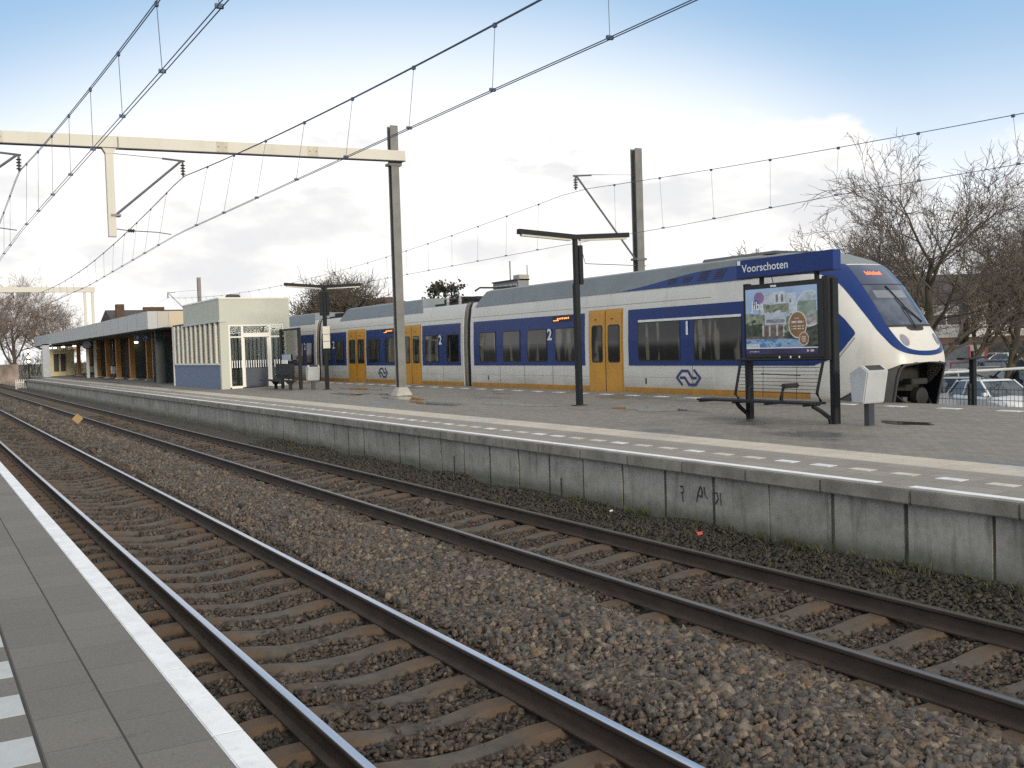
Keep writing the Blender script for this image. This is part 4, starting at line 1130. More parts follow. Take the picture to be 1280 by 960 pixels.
# name sign on two short brackets
b = MB(); b.box(BX - .09, BX + .10, 11.90, 14.17, 3.435, 3.755); ns = b.build('station_name_sign', M_signblue, t, bevel=.006)
b = MB(); text_on_x(b, 'Voorschoten', BX - .094, 14.02, 3.535, .135, 1.13, bold=.01); b.build('sign_lettering', M_sgnwhite, ns)
b = MB(); b.box(BX - .094, BX - .091, 14.06, 14.14, 3.67, 3.75); b.build('sign_corner_mark', M_sgnwhite, ns)
b = MB(); b.box(BX - .0935, BX + .1035, 11.9, 14.17, 3.425, 3.4345); b.build('sign_edge', M_black, ns)
for y in (13.62, 12.33):
    b = MB(); b.box(BX - .03, BX + .03, y - .03, y + .03, 3.28, 3.44); b.build('sign_bracket', M_dark, t)
b = MB(); b.tube([(BX, 13.34, 3.30), (BX - .02, 13.36, 3.43)], .008, 5); b.build('sign_cable', M_black, t)
# the bench itself
sx = BX - .40
b = MB()
for k in range(5): b.box(sx + .075 * k, sx + .075 * k + .06, 12.15, 14.98, 1.225, 1.262)
for y in (12.3, 13.2, 14.0, 14.9): b.box(sx, sx + .36, y - .025, y + .025, 1.195, 1.226)
st = b.build('seat', M_dark, t)
for y in (12.08, 14.0):
    b = MB(); b.tube([(sx + .10, y + (.12 if y < 13 else 0), 1.20), (sx + .22, y + .06, 1.12), (BX - .04, y, .98 if y > 13 else 1.0), (BX, y, bz)], .038, 6); b.build('seat_bracket', M_dark, t, smooth=40)
bb = MB(); bb.tube([(BX - .14, 14.12, 1.27), (BX - .17, 14.18, 1.34), (BX - .12, 14.08, 1.93), (BX - .10, 14.04, 1.965), (BX - .10, 12.16, 1.975), (BX - .12, 12.12, 1.94), (BX - .17, 12.22, 1.40), (BX - .14, 12.16, 1.27)], .026, 7)
fr = bb.build('backrest_frame', M_dark, t, smooth=50)
b = MB()
for k in range(9):
    z = 1.40 + .062 * k
    b.tube([(BX - .145 + .003 * k, 12.2, z), (BX - .145 + .003 * k, 14.12, z)], .0045, 4)
for y in (12.7, 13.5): b.tube([(BX - .15, y, 1.30), (BX - .12, y, 1.95)], .006, 4)
b.tube([(BX - .13, 13.55, 1.72), (BX - .13, 12.62, 1.70)], .009, 4)
b.build('backrest_mesh', M_dark, fr)
for y in (13.75, 12.95):
    b = MB(); b.tube([(sx + .30, y + .18, 1.27), (sx + .28, y + .10, 1.42), (sx + .22, y, 1.49), (sx + .12, y - .1, 1.51), (sx + .02, y - .16, 1.47), (sx + .0, y - .17, 1.27)], .02, 6); b.build('armrest', M_dark, t, smooth=50)
b = MB(); b.box(sx - .06, sx + .32, 12.66, 12.78, 1.49, 1.57); b.build('arm_pad', M_black, t, bevel=.03)
for y in (13.12, 12.66, 12.86):
    b = MB(); b.box(BX - .108, BX - .10, y - .012, y + .012, 1.985, 2.03); b.build('case_lock', M_sgnwhite, cs)

# ---- second bench unit with a clear screen, by the waiting room
m = M_clear = bpy.data.materials.new('clear_glass'); tt = NT(m)
g1 = tt.new('ShaderNodeBsdfTransparent'); g2n = tt.new('ShaderNodeBsdfGlossy'); mx = tt.new('ShaderNodeMixShader')
g1.inputs[0].default_value = (.80, .84, .84, 1); g2n.inputs[0].default_value = (.9, .93, .95, 1); g2n.inputs['Roughness'].default_value = .03
fz = tt.new('ShaderNodeFresnel'); fz.inputs[0].default_value = 1.45
tt.l.new(tt.math('ADD', tt.math('MULTIPLY', fz.outputs[0], 1.0), 0.05), mx.inputs[0])
tt.l.new(g1.outputs[0], mx.inputs[1]); tt.l.new(g2n.outputs[0], mx.inputs[2]); tt.l.new(mx.outputs[0], tt.n['Material Output'].inputs[0])
X2 = 13.19; z2 = zp(X2)
t = thing('screen_bench', 'dark bench with a framed glass wind screen beside the waiting room door', 'bench', (X2, 40.3, z2))
for y in (39.4, 41.7):
    b = MB(); b.box(X2 - .06, X2 + .06, y - .06, y + .06, z2, z2 + 2.45); b.build('post', M_dark, t, bevel=.01)
b = MB(); b.box(X2 - .04, X2 + .04, 39.46, 41.64, z2 + 2.36, z2 + 2.44); b.build('top_rail', M_dark, t)
b = MB(); b.box(X2 - .04, X2 + .04, 39.46, 41.64, z2 + 1.02, z2 + 1.14); b.build('lower_rail', M_dark, t)
b = MB(); b.box(X2 - .008, X2 + .008, 39.47, 41.63, z2 + 1.15, z2 + 2.35); pn = b.build('screen_pane', M_clear, t)
b = MB(); b.box(X2 - .06, X2 - .045, 40.4, 41.5, z2 + 1.18, z2 + 1.40); b.build('notice', mat('pale_blue_notice', (.35, .42, .5, 1), .5), t)
b = MB(); b.box(X2 - .62, X2 - .18, 39.3, 42.9, z2 + .33, z2 + .38); b.build('seat', M_dark, t)
for y in (39.5, 41.4):
    b = MB(); b.prism([(X2 - .58, z2 + .33), (X2 - .22, z2 + .33), (X2 - .33, z2 + .2), (X2 - .33, z2), (X2 - .45, z2), (X2 - .45, z2 + .2)], 'y', y - .04, y + .04); b.build('seat_leg', M_dark, t)
b = MB(); b.beam((X2 - .18, 39.6, z2 + .72), (X2 - .18, 41.9, z2 + .72), .03, .62, up=(0, 0, 1)); b.build('backrest', M_dark, t)
for y in (40.1, 41.0):
    b = MB(); b.tube([(X2 - .25, y, z2 + .38), (X2 - .3, y, z2 + .55), (X2 - .5, y, z2 + .57), (X2 - .58, y, z2 + .38)], .025, 6); b.build('armrest', M_dark, t, smooth=50)
b = MB(); b.box(X2 - .24, X2 - .215, 40.3, 41.0, z2 + 1.03, z2 + 1.18); b.build('sticker', M_sgnwhite, t)

# ---- litter bins: slanted box on a short post
M_bin = mat('light_grey_bin_enamel', (.44, .455, .47, 1), 0.42, var=0.05, scale=3, dirt=0.3, dirt_col=(.25, .24, .22, 1))
def litter_bin(x, y, lab, rz=0.0, s=1.0, m=M_bin):
    z = zp(x); t = thing('litter_bin', lab, 'litter bin', (x, y, z))
    b = MB()
    # front (towards -Y) leans back to the foot; top slopes to the front
    prof_ = [(-.10, .36), (.15, .36), (.19, .84), (-.06, .965), (-.20, .875)]
    b.prism([(y + q[0], z + q[1]) for q in prof_], 'x', x - .235, x + .235)
    body = b.build('bin_body', m, t, bevel=.018)
    b = MB(); b.quad((x - .17, y - .185, z + .892), (x + .17, y - .185, z + .892), (x + .17, y - .078, z + .961), (x - .17, y - .078, z + .961)); b.build('bin_opening', M_black, body)
    b = MB(); b.box(x - .07, x + .07, y - .05, y + .05, z - .02, z + .40); b.build('bin_post', mat('dark_bin_post', (.035, .04, .05, 1), .5), t, bevel=.01)
    b = MB(); b.box(x + .235, x + .262, y - .06, y + .06, z + .56, z + .68); b.build('bin_lock', m, t, bevel=.008)
    t.rotation_euler = (0, 0, rz)
    return t
litter_bin(13.16, 11.38, 'grey litter bin on a short post next to the poster bench', R(-2))
litter_bin(13.42, 38.6, 'pale litter bin on a post beside the lamp post with notices', R(-3))
litter_bin(12.9, 81.0, 'pale litter bin standing among orange columns under the canopy, nearer one', R(3))
litter_bin(13.05, 94.0, 'pale litter bin under the canopy, farther one near the clock', R(3))

# ---- puddles, drain covers and small marks on the platform
m = M_puddle = bpy.data.materials.new('rain_puddle'); tt = NT(m)
n = tt.noise(tt.world(), 4, 4, .6)
tt.color(tt.mix(n, (.045, .042, .04, 1), (.075, .07, .065, 1))); tt.rough(.06)
def puddle(x, y, rx, ry, seed, m=M_puddle):
    rg = random.Random(seed); b = MB(); n = 28
    ph = [(rg.uniform(0, 6.28), rg.uniform(.05, .16)) for _ in range(4)]
    pts = []
    for k in range(n):
        a = 2 * math.pi * k / n; r = 1 + sum(c * math.sin((j + 2) * a + p_) for j, (p_, c) in enumerate(ph))
        X, Y = x + rx * r * math.cos(a), y + ry * r * math.sin(a); pts.append((X, Y, zp(X) + .005))
    b.quad(*pts); struct(b.build('puddle', m, fix=False))
for a in ((13.72, 11.15, .20, .55, 1), (12.75, 33.3, .28, 1.3, 2), (13.3, 31.2, .22, .9, 3), (12.1, 25.0, .35, 1.6, 4), (12.9, 22.3, .3, 1.5, 5), (13.6, 17.6, .45, 1.0, 6), (12.6, 28.2, .3, 1.6, 8), (14.4, 36.0, .3, 1.7, 9)): puddle(*a)
b = MB(); b.lathe((13.05, 32.5, zp(13.05) + .004), [(.26, 0), (.26, .008)], 20)
tag(b.build('drain_cover', mat('wet_iron', (.02, .02, .022, 1), .35, .4)), 'dark round drain cover in the wet patch near the portal mast', 'drain cover')

# ---- small things by the tracks
mk = thing('track_marker', 'small yellow diamond marker board on a stake between the two tracks', 'track marker', (4.95, 39.4, -.1))
b = MB(); b.tube([(4.95, 39.4, -.15), (4.95, 39.4, .52)], .02, 6); b.build('stake', mat('rusty_stake', (.10, .06, .04, 1), .8), mk)
b = MB(); b.prism([(4.95 - .19, .26), (4.95, .07), (4.95 + .19, .26), (4.95, .45)], 'y', 39.36, 39.375); b.build('board', mat('faded_yellow_board', (.34, .22, .085, 1), .6), mk)
for (x, y, h, lab) in ((8.36, 13.05, .34, 'thin dark stake beside the platform wall, nearer one'), (8.36, 16.6, .40, 'thin dark stake beside the platform wall, farther one')):
    b = MB(); b.tube([(x, y, -.1), (x, y, h)], .013, 5); tag(b.build('ground_stake', M_black), lab, 'stake')
b = MB(); b.add([(8.06, 9.57, .0), (8.10, 9.53, .02), (8.13, 9.58, .04), (8.08, 9.63, .03)], [(0, 1, 2, 3)]); tag(b.build('red_wrapper', mat('red_wrapper_foil', (.55, .05, .04, 1), .4)), 'crumpled red wrapper on the stones by the platform wall', 'litter')
b = MB(); b.add([(8.22, 11.6, .02), (8.245, 11.575, .03), (8.265, 11.61, .045), (8.23, 11.64, .03)], [(0, 1, 2, 3)]); tag(b.build('white_scrap', M_sgnwhite), 'white paper scrap on the stones by the platform wall', 'litter')
# graffiti on the wall: scratchy dark strokes
M_graf = mat('dark_spray_paint', (.03, .035, .045, 1), .8)
def graf(strokes):
    b = MB()
    for pts, r in strokes: b.tube([(8.517, y, z) for y, z in pts], r, 4)
    return b
gr = graf([([(10.13, .30), (10.10, .42), (10.05, .50), (10.02, .44), (10.03, .36)], .009), ([(10.1, .38), (10.02, .37)], .009)])
tag(gr.build('graffiti', M_graf), 'dark spray painted letter with a hooked top, just left of the looping scrawl', 'graffiti')
tag(graf([([(9.98, .50), (9.97, .40)], .010), ([(9.97, .40), (9.92, .36)], .009), ([(9.80, .44), (9.74, .45), (9.72, .38), (9.77, .31)], .010)]).build('graffiti', M_graf), 'faded looping spray painted scrawl in the middle of the wall scrawls', 'graffiti')
tag(graf([([(9.68, .46), (9.67, .30)], .010)]).build('graffiti', M_graf), 'single bold spray painted stroke, right of the looping scrawl', 'graffiti')
tag(graf([([(10.45, .46), (10.40, .47), (10.38, .40), (10.43, .38)], .010), ([(10.41, .38), (10.40, .27)], .010)]).build('graffiti', M_graf), 'small spray painted mark on the panel left of the scrawls', 'graffiti')

# thin winter weeds at the foot of the wall
M_weed = mat('olive_weed_blades', (.075, .075, .032, 1), .85, var=.5, scale=9)
b = MB(); rg = random.Random(21)
for _ in range(260):
    y0 = 3.2 + 10 * rg.random() ** 1.6; x0 = 8.5 - .42 * rg.random() ** 1.8
    for k in range(rg.randint(4, 11)):
        p = Vector((x0 + rg.gauss(0, .03), y0 + rg.gauss(0, .04), prof(x0) - .01)); h = rg.uniform(.04, .15)
        d = Vector((rg.gauss(-.1, .4), rg.gauss(0, .45), 1)).normalized() * h; s_ = Vector((rg.gauss(0, 1), rg.gauss(0, 1), 0)).normalized() * .004
        b.quad(p - s_, p + s_, p + d * .6 + s_ * .8, p + d + Vector((rg.gauss(0, .015), rg.gauss(0, .015), 0)))
struct(b.build('weeds', M_weed, fix=False), 'stuff', 'sparse olive weeds growing from the stones along the platform wall')

# ================================================================== STATION BUILDINGS
M_green = mat('pale_green_render', (.50, .515, .44, 1), 0.7, var=0.04, scale=1.2, dirt=0.12, dirt_col=(.35, .36, .3, 1))
M_gray_cl = mat('grey_cladding', (.47, .48, .475, 1), 0.55, var=0.05, scale=0.8, dirt=0.2, dirt_col=(.26, .27, .27, 1))
M_plinth = mat('slate_blue_panel', (.115, .16, .25, 1), 0.6, var=0.14, scale=6, dirt=0.2, dirt_col=(.08, .1, .14, 1))
M_mull = mat('cream_mullion', (.66, .64, .54, 1), 0.5, var=0.04)
M_frame = mat('white_door_frame', (.78, .76, .69, 1), 0.45, var=0.03)
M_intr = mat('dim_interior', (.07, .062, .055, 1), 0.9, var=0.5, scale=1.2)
M_orange = mat('orange_column_paint', (.36, .165, .03, 1), 0.55, var=0.1, scale=2, dirt=0.3, dirt_col=(.2, .09, .02, 1))
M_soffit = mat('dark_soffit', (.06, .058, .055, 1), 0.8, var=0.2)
M_beige = mat('beige_fascia', (.50, .46, .40, 1), 0.6, var=0.04)
M_warmb = mat('warm_beige_fascia', (.60, .50, .36, 1), 0.6, var=0.04)
M_roofg = mat('gravel_roof', (.2, .2, .19, 1), 0.9)
# ---- waiting room: pale green box, slatted windows, blue plinth, white framed glass front
X0, X1, Y0, Y1 = 11.55, 14.66, 45.05, 54.5
zb_ = .80
t = thing('waiting_room', 'pale green flat roofed waiting room with white framed glass front on the platform', 'waiting room', (X0, Y0, zb_))
b = MB(); b.box(X0, X1, Y0, 51.9, 3.86, 4.80); b.build('roof_box', M_green, t)
b = MB(); b.box(X0 - .02, X1 + .02, Y0 - .02, 51.9, 4.80, 4.86); b.build('roof_edge', M_frame, t)
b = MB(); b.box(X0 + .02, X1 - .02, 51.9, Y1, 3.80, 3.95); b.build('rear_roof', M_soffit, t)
for y in (47.4, 49.7):
    b = MB(); b.box(X0 - .004, X0, y, y + .012, 3.87, 4.79); b.build('panel_joint', M_gray_cl, t)
for x in (12.6, 13.65):
    b = MB(); b.box(x, x + .012, Y0 - .004, Y0, 3.87, 4.79); b.build('panel_joint', M_gray_cl, t)
b = MB(); b.box(X0 - .06, X0 + .3, Y0 - .05, 51.9, 3.80, 3.855); b.build('drip_edge', M_gray_cl, t)
b = MB(); b.box(X0, X0 + .36, Y0, Y0 + .2, zb_, 3.86); b.build('front_pier', M_green, t)
b = MB(); b.box(X1 - .30, X1, Y0, Y0 + .2, zb_, 3.86); b.build('front_pier', M_green, t)
b = MB(); b.box(X0 + .36, X1 - .30, Y0, Y0 + .2, 3.66, 3.86); b.build('front_lintel', M_green, t)
b = MB(); b.box(X0 + .04, X0 + .14, Y0 + .2, Y1, zb_, 1.93); b.build('plinth_panel', M_plinth, t)
b = MB(); b.box(X0 - .01, X0 + .16, Y0 + .2, Y1, 1.93, 2.0); b.build('window_sill', M_frame, t)
for k in range(10):
    y = Y0 + .62 + .915 * k
    b = MB(); b.box(X0 - .05, X0 + .14, y, y + .19, 2.0, 3.86); b.build('window_mullion', M_mull, t)
b = MB(); b.box(X0 + .05, X0 + .055, Y0 + .2, Y1, 2.0, 3.86); b.build('side_glazing', mat('dark_violet_glazing', (.035, .03, .036, 1), .08), t)
b = MB(); b.box(X0 + .02, X0 + .18, Y1 - .02, Y1 + .2, zb_, 3.9); b.build('end_post', M_frame, t)
b = MB(); b.box(X1 - .12, X1, Y0 + .2, Y1, zb_, 1.93); b.build('rear_plinth', M_plinth, t)
for k in range(14):
    y = Y0 + .55 + .68 * k
    b = MB(); b.box(X1 - .14, X1, y, y + .20, 1.93, 3.86); b.build('window_mullion', M_mull, t)
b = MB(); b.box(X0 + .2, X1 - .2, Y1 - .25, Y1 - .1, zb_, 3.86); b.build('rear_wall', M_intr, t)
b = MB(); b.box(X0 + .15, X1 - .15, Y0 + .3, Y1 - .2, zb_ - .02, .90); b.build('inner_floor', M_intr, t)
b = MB(); b.box(X0 + .8, X1 - .8, 50.2, 50.4, .9, 1.5); b.build('inner_bench', M_plinth, t)
# glass front
fx0, fx1, fy = X0 + .36, X1 - .30, Y0 - .02
zf0, zf1 = .93, 3.66
w_ = fx1 - fx0
def bar(x0, x1, z0, z1, d=.08, y=fy): 
    b = MB(); b.box(x0, x1, y, y + d, z0, z1); return b.build('front_frame', M_frame, t)
c1, c2 = fx0 + .245 * w_, fx0 + .745 * w_
bar(fx0, fx1, zf1 - .06, zf1); bar(fx0, fx0 + .07, zf0, zf1 - .06); bar(fx1 - .07, fx1, zf0, zf1 - .06)
bar(c1 - .05, c1 + .05, zf0, zf1 - .06); bar(c2 - .05, c2 + .05, zf0, zf1 - .06)
bar(fx0 + .07, c1 - .05, 3.10, 3.16); bar(c2 + .05, fx1 - .07, 3.10, 3.16); bar(c1 + .05, c2 - .05, 3.12, 3.30, .14, fy - .05)
bar(fx0 + .07, c1 - .05, zf0 - .05, zf0 + .06); bar(c2 + .05, fx1 - .07, zf0 - .05, zf0 + .06)
b = MB(); b.box(c1 + .06, c2 - .06, fy + .02, fy + .07, .92, 3.10); dr = b.build('sliding_door', M_clear, t)
for q in ((c1 + .055, c1 + .095), (c2 - .13, c2 - .055)):
    b = MB(); b.box(q[0], q[1], fy + .01, fy + .08, .93, 3.09); b.build('door_stile', M_frame, dr)
b = MB(); b.box(c1 + .1, c2 - .135, fy + .008, fy + .014, .93, 1.75); b.build('door_lower_panel', mat('dark_slate_door_panel', (.045, .055, .08, 1), .5, var=.2, scale=8), dr)
b = MB(); b.box(fx0 + .07, c1 - .05, fy + .03, fy + .035, zf0, zf1 - .06); b.build('front_pane', M_clear, t)
b = MB(); b.box(c2 + .05, fx1 - .07, fy + .03, fy + .035, zf0, zf1 - .06); b.build('front_pane', M_clear, t)
b = MB(); b.box(c1 + .05, c2 - .05, fy + .03, fy + .035, 3.3, zf1 - .06); b.build('front_pane', M_clear, t)
b = MB(); b.box(c2 + .05, fx1 - .07, fy + .04, fy + .045, zf0, 1.7); b.build('lower_panel', mat('dark_slate_panel', (.045, .055, .08, 1), .5, var=.2, scale=8), t)
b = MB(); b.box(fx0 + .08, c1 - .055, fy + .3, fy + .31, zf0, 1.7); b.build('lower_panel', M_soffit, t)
k = 0
x = fx0 + .10
while x < fx1 - .1:                                            # white safety stripes on the glass at hand height
    if abs(x - c1) > .08 and abs(x - c2) > .09:
        b = MB(); b.box(x, x + .035, fy + .003, fy + .006, 1.78, 2.10); b.build('glass_stripe', M_sgnwhite, t)
    x += .105
b = MB(); b.lathe((13.1, 48.5, 4.80), [(.30, 0), (.30, .24), (.36, .26), (.30, .38)], 14); b.build('roof_vent', M_soffit, t, smooth=40)

# ---- long station canopy behind the waiting room
t = thing('station_canopy', 'long grey clad station canopy with orange columns reaching far along the platform', 'station canopy', (11.1, 58.4, .86))
b = MB(); b.box(11.1, 11.22, 58.52, 119, 3.91, 4.87); b.build('fascia', M_gray_cl, t)
for a, c, mt in ((11.1, 11.62, M_gray_cl), (11.62, 12.22, M_beige), (12.22, 13.4, M_warmb), (13.4, 16.4, M_beige)):
    b = MB(); b.box(a + .006, c - .006, 58.40, 58.52, 3.91, 4.87); b.build('end_fascia', mt, t)
for y in np.arange(61.5, 118, 3.0):
    b = MB(); b.box(11.092, 11.099, y, y + .03, 3.92, 4.86); b.build('fascia_joint', M_roofgrey, t)
b = MB(); b.box(11.23, 16.4, 58.53, 119, 4.62, 4.75); b.build('roof_slab', M_roofg, t)
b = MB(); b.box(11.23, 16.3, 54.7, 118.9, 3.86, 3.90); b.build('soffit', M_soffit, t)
b = MB(); b.box(11.1, 16.4, 118.88, 119, 3.91, 4.87); b.build('end_fascia', M_gray_cl, t)
for x, y in ((13.2, 69.5), (13.05, 74.6), (12.9, 79.2), (13.0, 84.5), (13.2, 90.5), (13.4, 97.0), (13.3, 103.0)):
    b = MB(); b.box(x - .16, x + .16, y - .16, y + .16, .85, 3.86); b.build('column', M_orange, t)
    b = MB(); b.box(x - .26, x + .26, y - .26, y + .26, .85, .97); b.build('column_foot', M_beige, t)
for x, y in ((14.5, 70.5), (14.6, 78.0), (14.6, 84.0), (14.7, 91), (14.8, 98)):
    b = MB(); b.box(x - .13, x + .13, y - .13, y + .13, .88, 3.86); b.build('column', M_orange, t)
for x, y in ((12.7, 60.5), (12.8, 64.5), (14.2, 62.5), (14.0, 66.5), (14.2, 73.5), (13.9, 76.5), (14.2, 87.5), (13.9, 93.5), (14.1, 100)):
    b = MB(); b.box(x - .35, x + .35, y - .10, y + .10, .88, 3.86); b.build('glass_screen', mat('grey_green_screen', (.10, .115, .105, 1), .2), t)
b = MB(); b.box(15.2, 15.4, 56, 112, .9, 3.86); b.build('back_wall', mat('brown_brick_wall', (.095, .068, .05, 1), .9, var=.3, scale=2), t)
b = MB(); b.box(11.75, 12.25, 59.9, 60.0, .86, 3.86); b.build('dark_door', mat('dark_teal_door', (.04, .055, .06, 1), .4), t)
b = MB(); b.box(12.3, 13.2, 60.0, 60.1, 3.45, 3.80); b.build('red_lintel', mat('dull_red_lintel', (.13, .06, .055, 1), .7), t)
b = MB(); b.box(10.35, 10.95, 104.0, 104.3, .85, 3.91); b.box(10.35, 11.5, 104.0, 104.3, 3.80, 3.91); b.build('pale_end_pier', mat('pale_blue_render', (.40, .44, .50, 1), .7), t)
kb = MB(); kb.box(11.4, 13.6, 108.5, 116, .86, 3.4); kk = kb.build('kiosk', mat('pale_yellow_kiosk', (.60, .52, .30, 1), .6), t)
for a in (11.75, 12.35):
    b = MB(); b.box(a, a + .45, 108.44, 108.5, 1.3, 3.0); b.build('kiosk_window', M_soffit, kk)
b = MB(); b.lathe((12.0, 88.0, 3.56), [(.36, -.06), (.36, .06)], 20, axis='y'); ck = b.build('clock', mat('dark_clock_rim', (.10, .11, .15, 1), .4), t, smooth=40)
b = MB(); b.lathe((12.0, 87.935, 3.56), [(.30, -.004), (.30, .0)], 20, axis='y'); b.build('clock_face', mat('pale_clock_face', (.45, .47, .55, 1), .4), ck)
for a in (11.75, 12.25, 13.0):
    b = MB(); b.box(a, a + .38, 66.0, 66.1, 3.42, 3.78); sg = b.build('hanging_sign', mat('blue_hanging_sign', (.06, .12, .28, 1), .5), t)
    b = MB(); b.box(a + .08, a + .24, 65.99, 65.999, 3.48, 3.70); b.build('sign_symbol', mat('dull_white_symbol', (.4, .43, .5, 1), .5), sg)
for x, y, z in ((13.6, 76, 3.4), (13.7, 72.0, 3.2), (14.4, 71, 3.0), (12.6, 100, 3.55), (12.2, 104.5, 3.55), (11.7, 106.5, 3.5), (11.4, 107.5, 3.5)):
    b = MB(); b.box(x - .12, x + .12, y - .1, y + .1, z, z + .12); b.build('ceiling_light', emit('warm_canopy_light', (1, .86, .6, 1), 3.0), t)
# signal lamps at the platform end
sg = thing('railway_signal', 'lit signal lamps on a dark post at the far platform end', 'railway signal', (9.4, 107, .8))
b = MB(); b.tube([(9.4, 107, .2), (9.4, 107, 3.6)], .07, 6); b.build('post', M_dark, sg)
for z in (3.35, 2.75, 2.35):
    b = MB(); b.box(9.25, 9.55, 106.85, 106.95, z - .2, z + .2); b.build('lamp_case', M_dark, sg)
    b = MB(); b.lathe((9.4, 106.84, z), [(.13, -.01), (.13, .0)], 12, axis='y'); b.build('lamp', emit('warm_white_signal', (1, .82, .5, 1), 5.0), sg)

# ================================================================== FAR LEFT
M_brickd = mat('dark_red_brick', (.10, .058, .042, 1), 0.9, var=0.3, scale=0.8)
M_tile = mat('dark_roof_tile', (.06, .05, .048, 1), 0.8, var=0.25, scale=1)
M_win = mat('dark_house_window', (.025, .028, .032, 1), 0.12)
M_wfr = mat('white_window_frame', (.60, .60, .58, 1), 0.5)
b = MB(); b.box(-14, 10.2, 128, 128.4, -.4, 2.1); w = b.build('garden_wall', mat('mottled_pale_wall', (.30, .24, .215, 1), .9, var=.5, scale=.5, dirt=.5, dirt_col=(.12, .10, .09, 1)))
tag(w, 'low mottled wall closing the view beyond the far end of the tracks', 'wall')
fc = thing('picket_fence', 'low white picket fence at the far end of the island platform', 'fence', (8.4, 103, .0))
for k in range(12):
    b = MB(); b.box(7.9 + .16 * k, 7.98 + .16 * k, 103, 103.05, -.2, .75); b.build('picket', M_wfr, fc)
b = MB(); b.box(7.88, 9.8, 103.055, 103.09, .45, .55); b.build('rail', M_wfr, fc)
def house(name, lab, cat, x0, x1, y0, y1, zg, ze, zr, wall, roof, wins, along='x', chim=None, group=None, face='-y'):
    t = thing(name, lab, cat, ((x0 + x1) / 2, (y0 + y1) / 2, zg), group)
    b = MB(); b.box(x0, x1, y0, y1, zg, ze); b.build('wall', wall, t)
    b = MB()
    if zr > ze:
        if along == 'x':
            ym = (y0 + y1) / 2; b.prism([(y0 - .4, ze + .01), (ym, zr), (y1 + .4, ze + .01)], 'x', x0 - .2, x1 + .2)
        else:
            xm = (x0 + x1) / 2; b.prism([(x0 - .4, ze + .01), (xm, zr), (x1 + .4, ze + .01)], 'y', y0 - .2, y1 + .2)
    else: b.box(x0 - .2, x1 + .2, y0 - .2, y1 + .2, ze + .01, ze + .35)
    rf = b.build('roof', roof, t)
    for c in (chim or []):
        b = MB(); b.box(*c); ch = b.build('chimney', M_brickd, rf)
    for (a, c, z0, z1) in wins:
        f = MB(); g = MB()
        if face == '-y':
            f.box(a, c, y0 - .06, y0 - .005, z0, z1); g.box(a + .1, c - .1, y0 - .09, y0 - .065, z0 + .1, z1 - .1)
        else:
            f.box(x0 - .06, x0 - .005, a, c, z0, z1); g.box(x0 - .09, x0 - .065, a + .1, c - .1, z0 + .1, z1 - .1)
        w = f.build('window', M_wfr, t); g.build('pane', M_win, w)
    return t
house('brick_house', 'dark brick houses half hidden by bare trees beyond the far wall', 'house', -12, 9.5, 146, 155, -.5, 5.2, 8.2, M_brickd, M_tile, [(x, x + 1.4, z, z + 1.4) for x in (-6, -2, 2, 6) for z in (1.0, 3.4)])
house('brick_house', 'house with a red chimney and pale eaves peeping over the station canopy', 'house', 18.6, 30, 116, 124, -.5, 6.3, 7.7, M_brickd, M_tile, [(21, 22.6, 4.2, 5.6), (24, 25.6, 4.2, 5.6)], chim=[(19.1, 19.9, 117.0, 118.0, 6.4, 8.2), (22.4, 24.6, 119.6, 120.4, 7.6, 8.0)])
house('brick_house', 'brown tiled terrace with low chimneys seen between waiting room and train roof', 'house', 34, 41, 84, 95, -.9, 6.0, 6.75, mat('pale_brown_brick', (.24, .17, .13, 1), .9, var=.4, scale=.7), M_tile, [(y, y + 1.6, 5.2, 6.0) for y in (85, 88, 91)], along='y', face='-x', chim=[(36.9, 37.7, 86, 89, 6.7, 7.15), (36.9, 37.7, 91, 94, 6.7, 7.15)])
b = MB(); rg = random.Random(12)
M_shrub = mat('bare_brown_shrubs', (.075, .06, .045, 1), .9, var=.4, scale=.6)
for k in range(5200):
    c = Vector((rg.uniform(-16, 24), rg.uniform(131, 135), 0)); hh = 2.6 + 1.1 * math.sin(c.x * .7) + .6 * math.sin(c.x * 1.9 + 1); c.z = -.5 + hh * rg.uniform(0, 1) ** .8
    d = Vector((rg.gauss(0, .5), rg.gauss(0, .5), 1)).normalized(); s_ = d.orthogonal().normalized() * .035; L_ = rg.uniform(.3, .9)
    b.quad(c - s_, c + s_, c + s_ * .4 + d * L_, c - s_ * .4 + d * L_)
tag(b.build('shrub_row', M_shrub, fix=False), 'row of bare brown shrubs behind the low mottled wall at the far end', 'shrubs')
# distant block of flats with a mast
t = thing('apartment_block', 'distant flat roofed grey apartment block with a thin mast above the train', 'apartment block', (154, 262, -1))
xa, xb, ya, yb = 152.8, 156.4, 258.3, 273.5
b = MB(); b.box(xa, xb, ya + .2, yb, -1, 21.6); b.build('wall', mat('grey_concrete_flats', (.22, .225, .235, 1), .8, var=.1, scale=.3), t)
b = MB(); b.box(xa + .3, xb, ya, ya + 3.5, 21.6, 23.2); b.build('lift_house', mat('beige_lift_house', (.36, .34, .30, 1), .8), t)
b = MB(); b.box(xa - .4, xb + .2, ya, yb + .2, 21.6, 21.95); b.build('roof_edge', M_tile, t)
for k in range(5):
    b = MB(); b.box(xa - .12, xa - .01, ya + 1.2 + 2.8 * k, ya + 3.2 + 2.8 * k, 18.6, 20.6); w = b.build('window', M_wfr, t)
    b = MB(); b.box(xa - .17, xa - .13, ya + 1.4 + 2.8 * k, ya + 3.0 + 2.8 * k, 18.8, 20.4); b.build('pane', M_win, w)
b = MB(); b.tube([(xa + .2, ya + 5, 21.6), (xa + .2, ya + 5, 27.5)], .2, 5); b.build('antenna_mast', M_galv, t)
